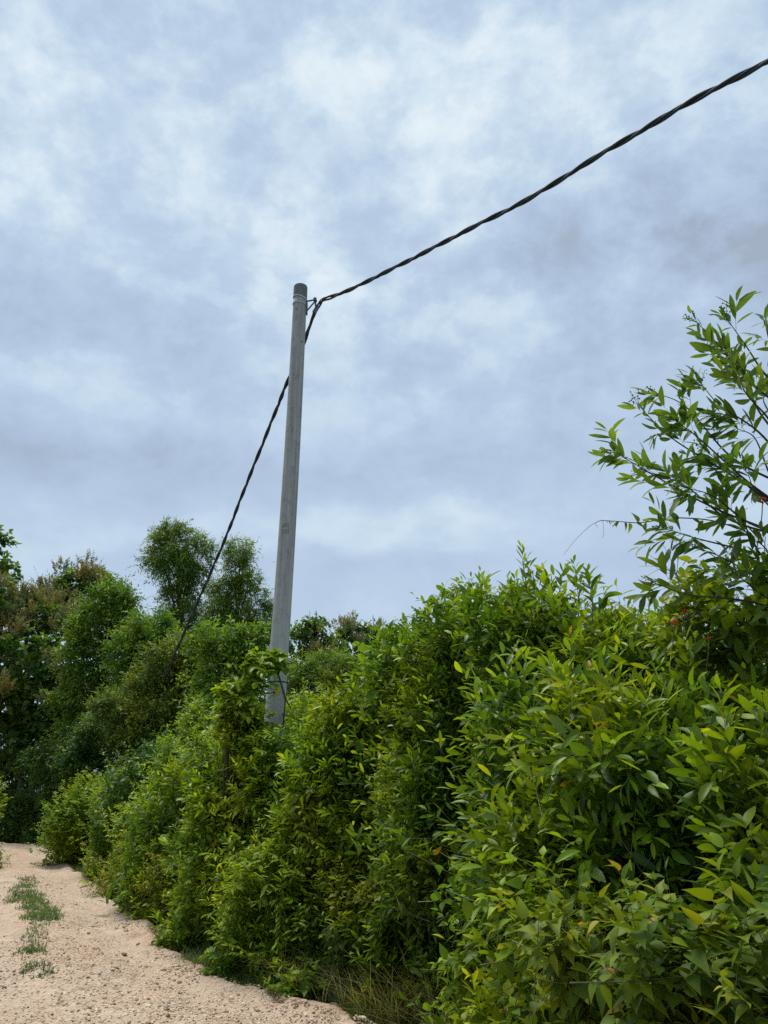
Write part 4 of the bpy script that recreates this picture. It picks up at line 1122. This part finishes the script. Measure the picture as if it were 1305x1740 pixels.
# ------------------------------------------------------------------ acacia tree leaning in from the right
AY = 3.55
rng = np.random.default_rng(404)
base = at(1380, 1300, AY); base[2] = 0
tree_a = thing('acacia_tree', base, 'young acacia tree with long leaves against the sky at the right edge', 'tree')
trunk = spline([base, at(1372, 1150, AY), at(1350, 950, AY + .05), at(1335, 760, AY + .05), at(1332, 640, AY), at(1325, 560, AY)], 24)
tb = MB(); tb.add(*tube(trunk, np.linspace(.030, .004, 24), 8))
lf = MB(); bud = MB()
SA = dict(SP['acacia']); SA['L'] = (.085, .14); SA['k'] = 8; SA['t'] = 'slim'; SA['sp'] = (25, 60); SA['dr'] = .18; SA['young'] = .12
# tip x, tip y, attach y on trunk, depth change
limbs = [(1172, 520, 700, .1), (1222, 512, 680, -.1), (1290, 525, 620, .1), (1350, 520, 640, 0), (1072, 660, 850, .05), (1036, 742, 900, -.05), (1105, 640, 830, .2), (1140, 690, 860, -.2),
         (1180, 625, 780, .0), (1078, 770, 900, .15), (1112, 868, 960, .05), (1150, 800, 930, -.15), (1190, 740, 880, .1), (1210, 830, 980, .15), (1240, 600, 760, -.15), (1180, 905, 1000, .1),
         (1240, 700, 850, .2), (1260, 780, 900, -.2), (1270, 890, 990, 0), (1105, 965, 1060, .1), (1290, 640, 760, .2), (1215, 560, 740, .15), (1230, 940, 1030, -.1)]
for (tx, ty, ay, dd) in limbs:
    j = int(np.argmin(np.abs(trunk[:, 2] - at(1350, ay, AY)[2])))
    b_ = trunk[j]; e = at(tx + 12, ty + 28, AY + dd)
    L_ = np.linalg.norm(e - b_)
    pts = spline([b_, b_ + (e - b_) * .4 + (0, rng.normal(0, .03), -.02 * L_ + rng.normal(0, .03)), b_ + (e - b_) * .75 + rng.normal(0, .02, 3), e], 20)
    tb.add(*tube(pts, np.linspace(.007, .0014, 20), 6))
    # side sprays along the outer two thirds
    ns_ = int(2 + 5.2 * L_)
    f_ = rng.uniform(.30, .97, ns_); idx = (f_ * 19).astype(int)
    dirb = unit(np.gradient(pts, axis=0))[idx]
    ax = unit(dirb * .8 + rng.normal(0, .55, (ns_, 3)) + np.array((0, 0, .12)))
    ln = rng.uniform(.13, .27, ns_) * (1.15 - .5 * f_)
    sprigs(lf, pts[idx], ax, ln, SA, rng, tb)
    s2 = dict(SA); s2['k'] = 6; s2['L'] = (.07, .12)
    sprigs(lf, pts[-4][None], unit(pts[-1] - pts[-5])[None], np.array([.12]), s2, rng, tb)
    # raceme of flower buds at the tip
    if tx < 1240:
        bud = MB()
        for _ in range(3):
            d_ = unit(unit(pts[-1] - pts[-4]) + rng.normal(0, .35, 3)); q_ = e + d_ * rng.uniform(.05, .09)
            bud.add(*tube(np.linspace(e - d_ * .02, q_, 5), .0012, 4))
            for f2 in np.linspace(.35, 1, 5):
                c_ = e + (q_ - e) * f2 + rng.normal(0, .006, 3)
                W = IV * .0042 * rng.uniform(.7, 1.4) + c_
                bud.add(W, IT, np.tile((rng.uniform(.2, .8), 0, .5), (12, 1)))
        part(bud, 'flower_raceme', M['olive'], tree_a)
part(lf, 'foliage', M['acaciadark'], tree_a)
part(tb, 'branches', M['stem'], tree_a)

# ------------------------------------------------------------------ climbing vine reaching out to the left with a tendril
rng = np.random.default_rng(77)
VY = 3.7
vine = thing('climbing_vine', (at(1300, 1000, VY)[0], VY, 0), 'thin climbing vine reaching left over the sky with a trailing tendril', 'vine')
pts = spline([(at(1300, 1000, VY)[0], VY + .3, 0), at(1300, 1100, VY + .2), at(1285, 930, VY + .05), at(1230, 890, VY), at(1150, 880, VY), at(1090, 888, VY), at(1050, 886, VY), at(1020, 884, VY)], 60)
sb = MB(); sb.add(*tube(pts, np.linspace(.005, .0018, 60), 5)); part(sb, 'stem', M['green_stem'], vine)
tb = MB(); tb.add(*tube(spline([at(1022, 884, VY), at(1005, 892, VY), at(980, 915, VY - .02), at(957, 943, VY - .03)], 20), np.linspace(.0016, .0007, 20), 4))
tb.add(*tube(spline([at(1024, 885, VY), at(1026, 900, VY), at(1024, 914, VY)], 8), .0008, 4))
tb.add(*tube(spline([at(1018, 884, VY), at(1012, 890, VY), at(1016, 896, VY)], 8), .001, 4))
part(tb, 'tendril', M['green_stem'], vine)
lb = MB(); V_ = dict(SP['vine']); V_['t'] = 'ovate'
ii = np.array([26, 29, 31, 33, 35, 36, 37, 38, 40, 41, 43, 44, 46, 48, 50])
pp = pts[np.clip(ii, 0, 59)]
dl = np.c_[rng.normal(0, .5, len(ii)), rng.normal(0, .4, len(ii)), rng.normal(-.3, .6, len(ii))]
place_leaves(lb, 'ovate', pp, dl, np.linspace(.085, .05, len(ii)), rng.uniform(.1, .7, len(ii)), rng, 30)
ii = np.arange(50, 59); dl = np.c_[rng.normal(0, .6, 9), rng.normal(0, .4, 9), rng.normal(-.3, .6, 9)]
place_leaves(lb, 'ovate', pts[ii], dl, np.linspace(.035, .012, 9), rng.uniform(.1, .7, 9), rng, 30)
part(lb, 'foliage', M['broad'], vine)

# orange flower heads
def flower(px, py, Y, r, label, seed):
    rng = np.random.default_rng(seed)
    c_ = at(px, py, Y)
    root = thing('orange_flower', c_ - (0, 0, .25), label, 'flower')
    mb = MB(); n = 34
    d_ = unit(rng.normal(size=(n, 3)) + (0, -.5, .6))
    place_leaves(mb, 'round', c_ + d_ * r * .35, d_, rng.uniform(.5, .8, n) * r, rng.uniform(0, 1, n), rng, 60)
    part(mb, 'petals', M['orange'], root)
    sb = MB(); sb.add(*tube(spline([c_ - (0.03, -.10, .25), c_ - (.01, -.03, .1), c_], 7), .0025, 5)); part(sb, 'stalk', M['green_stem'], root)
flower(1146, 1058, 3.75, .019, 'red orange flower head among the leaves, lower of the upper pair', 1)
flower(1164, 1040, 3.8, .015, 'orange flower head just above the red one on the shrub', 2)
flower(1205, 1085, 3.7, .011, 'small faded orange flower head right of the pair', 3)
flower(1296, 850, 3.4, .018, 'dull red flower head in the acacia tree at the right edge', 4)

# thin dry twigs against the sky
rng = np.random.default_rng(9)
dt = thing('dry_twig', (at(1160, 1000, 3.9)[0], 3.9, 0), 'bare dry twig fanning out below the vine', 'twig')
mb = MB(); b_ = np.array((at(1160, 1000, 3.9)[0], 3.9, 0.)); hub = at(1150, 975, 3.9)
mb.add(*tube(spline([b_, (b_ + hub) / 2 + (.1, 0, 0), hub], 10), np.linspace(.006, .002, 10), 5))
for (tx, ty) in ((1085, 962), (1100, 940), (1118, 915), (1130, 905), (1142, 908), (1090, 985), (1108, 958), (1150, 925)):
    e = at(tx, ty, 3.9 + rng.normal(0, .05)); mb.add(*tube(spline([hub, (hub + e) / 2 + rng.normal(0, .015, 3), e], 8), np.linspace(.0014, .0006, 8), 4))
part(mb, 'stem', M['stem'], dt)

print('LEAVES', sum(n for _, n in STATS), 'objects', len(bpy.data.objects), 'verts', sum(len(m_.vertices) for m_ in bpy.data.meshes))
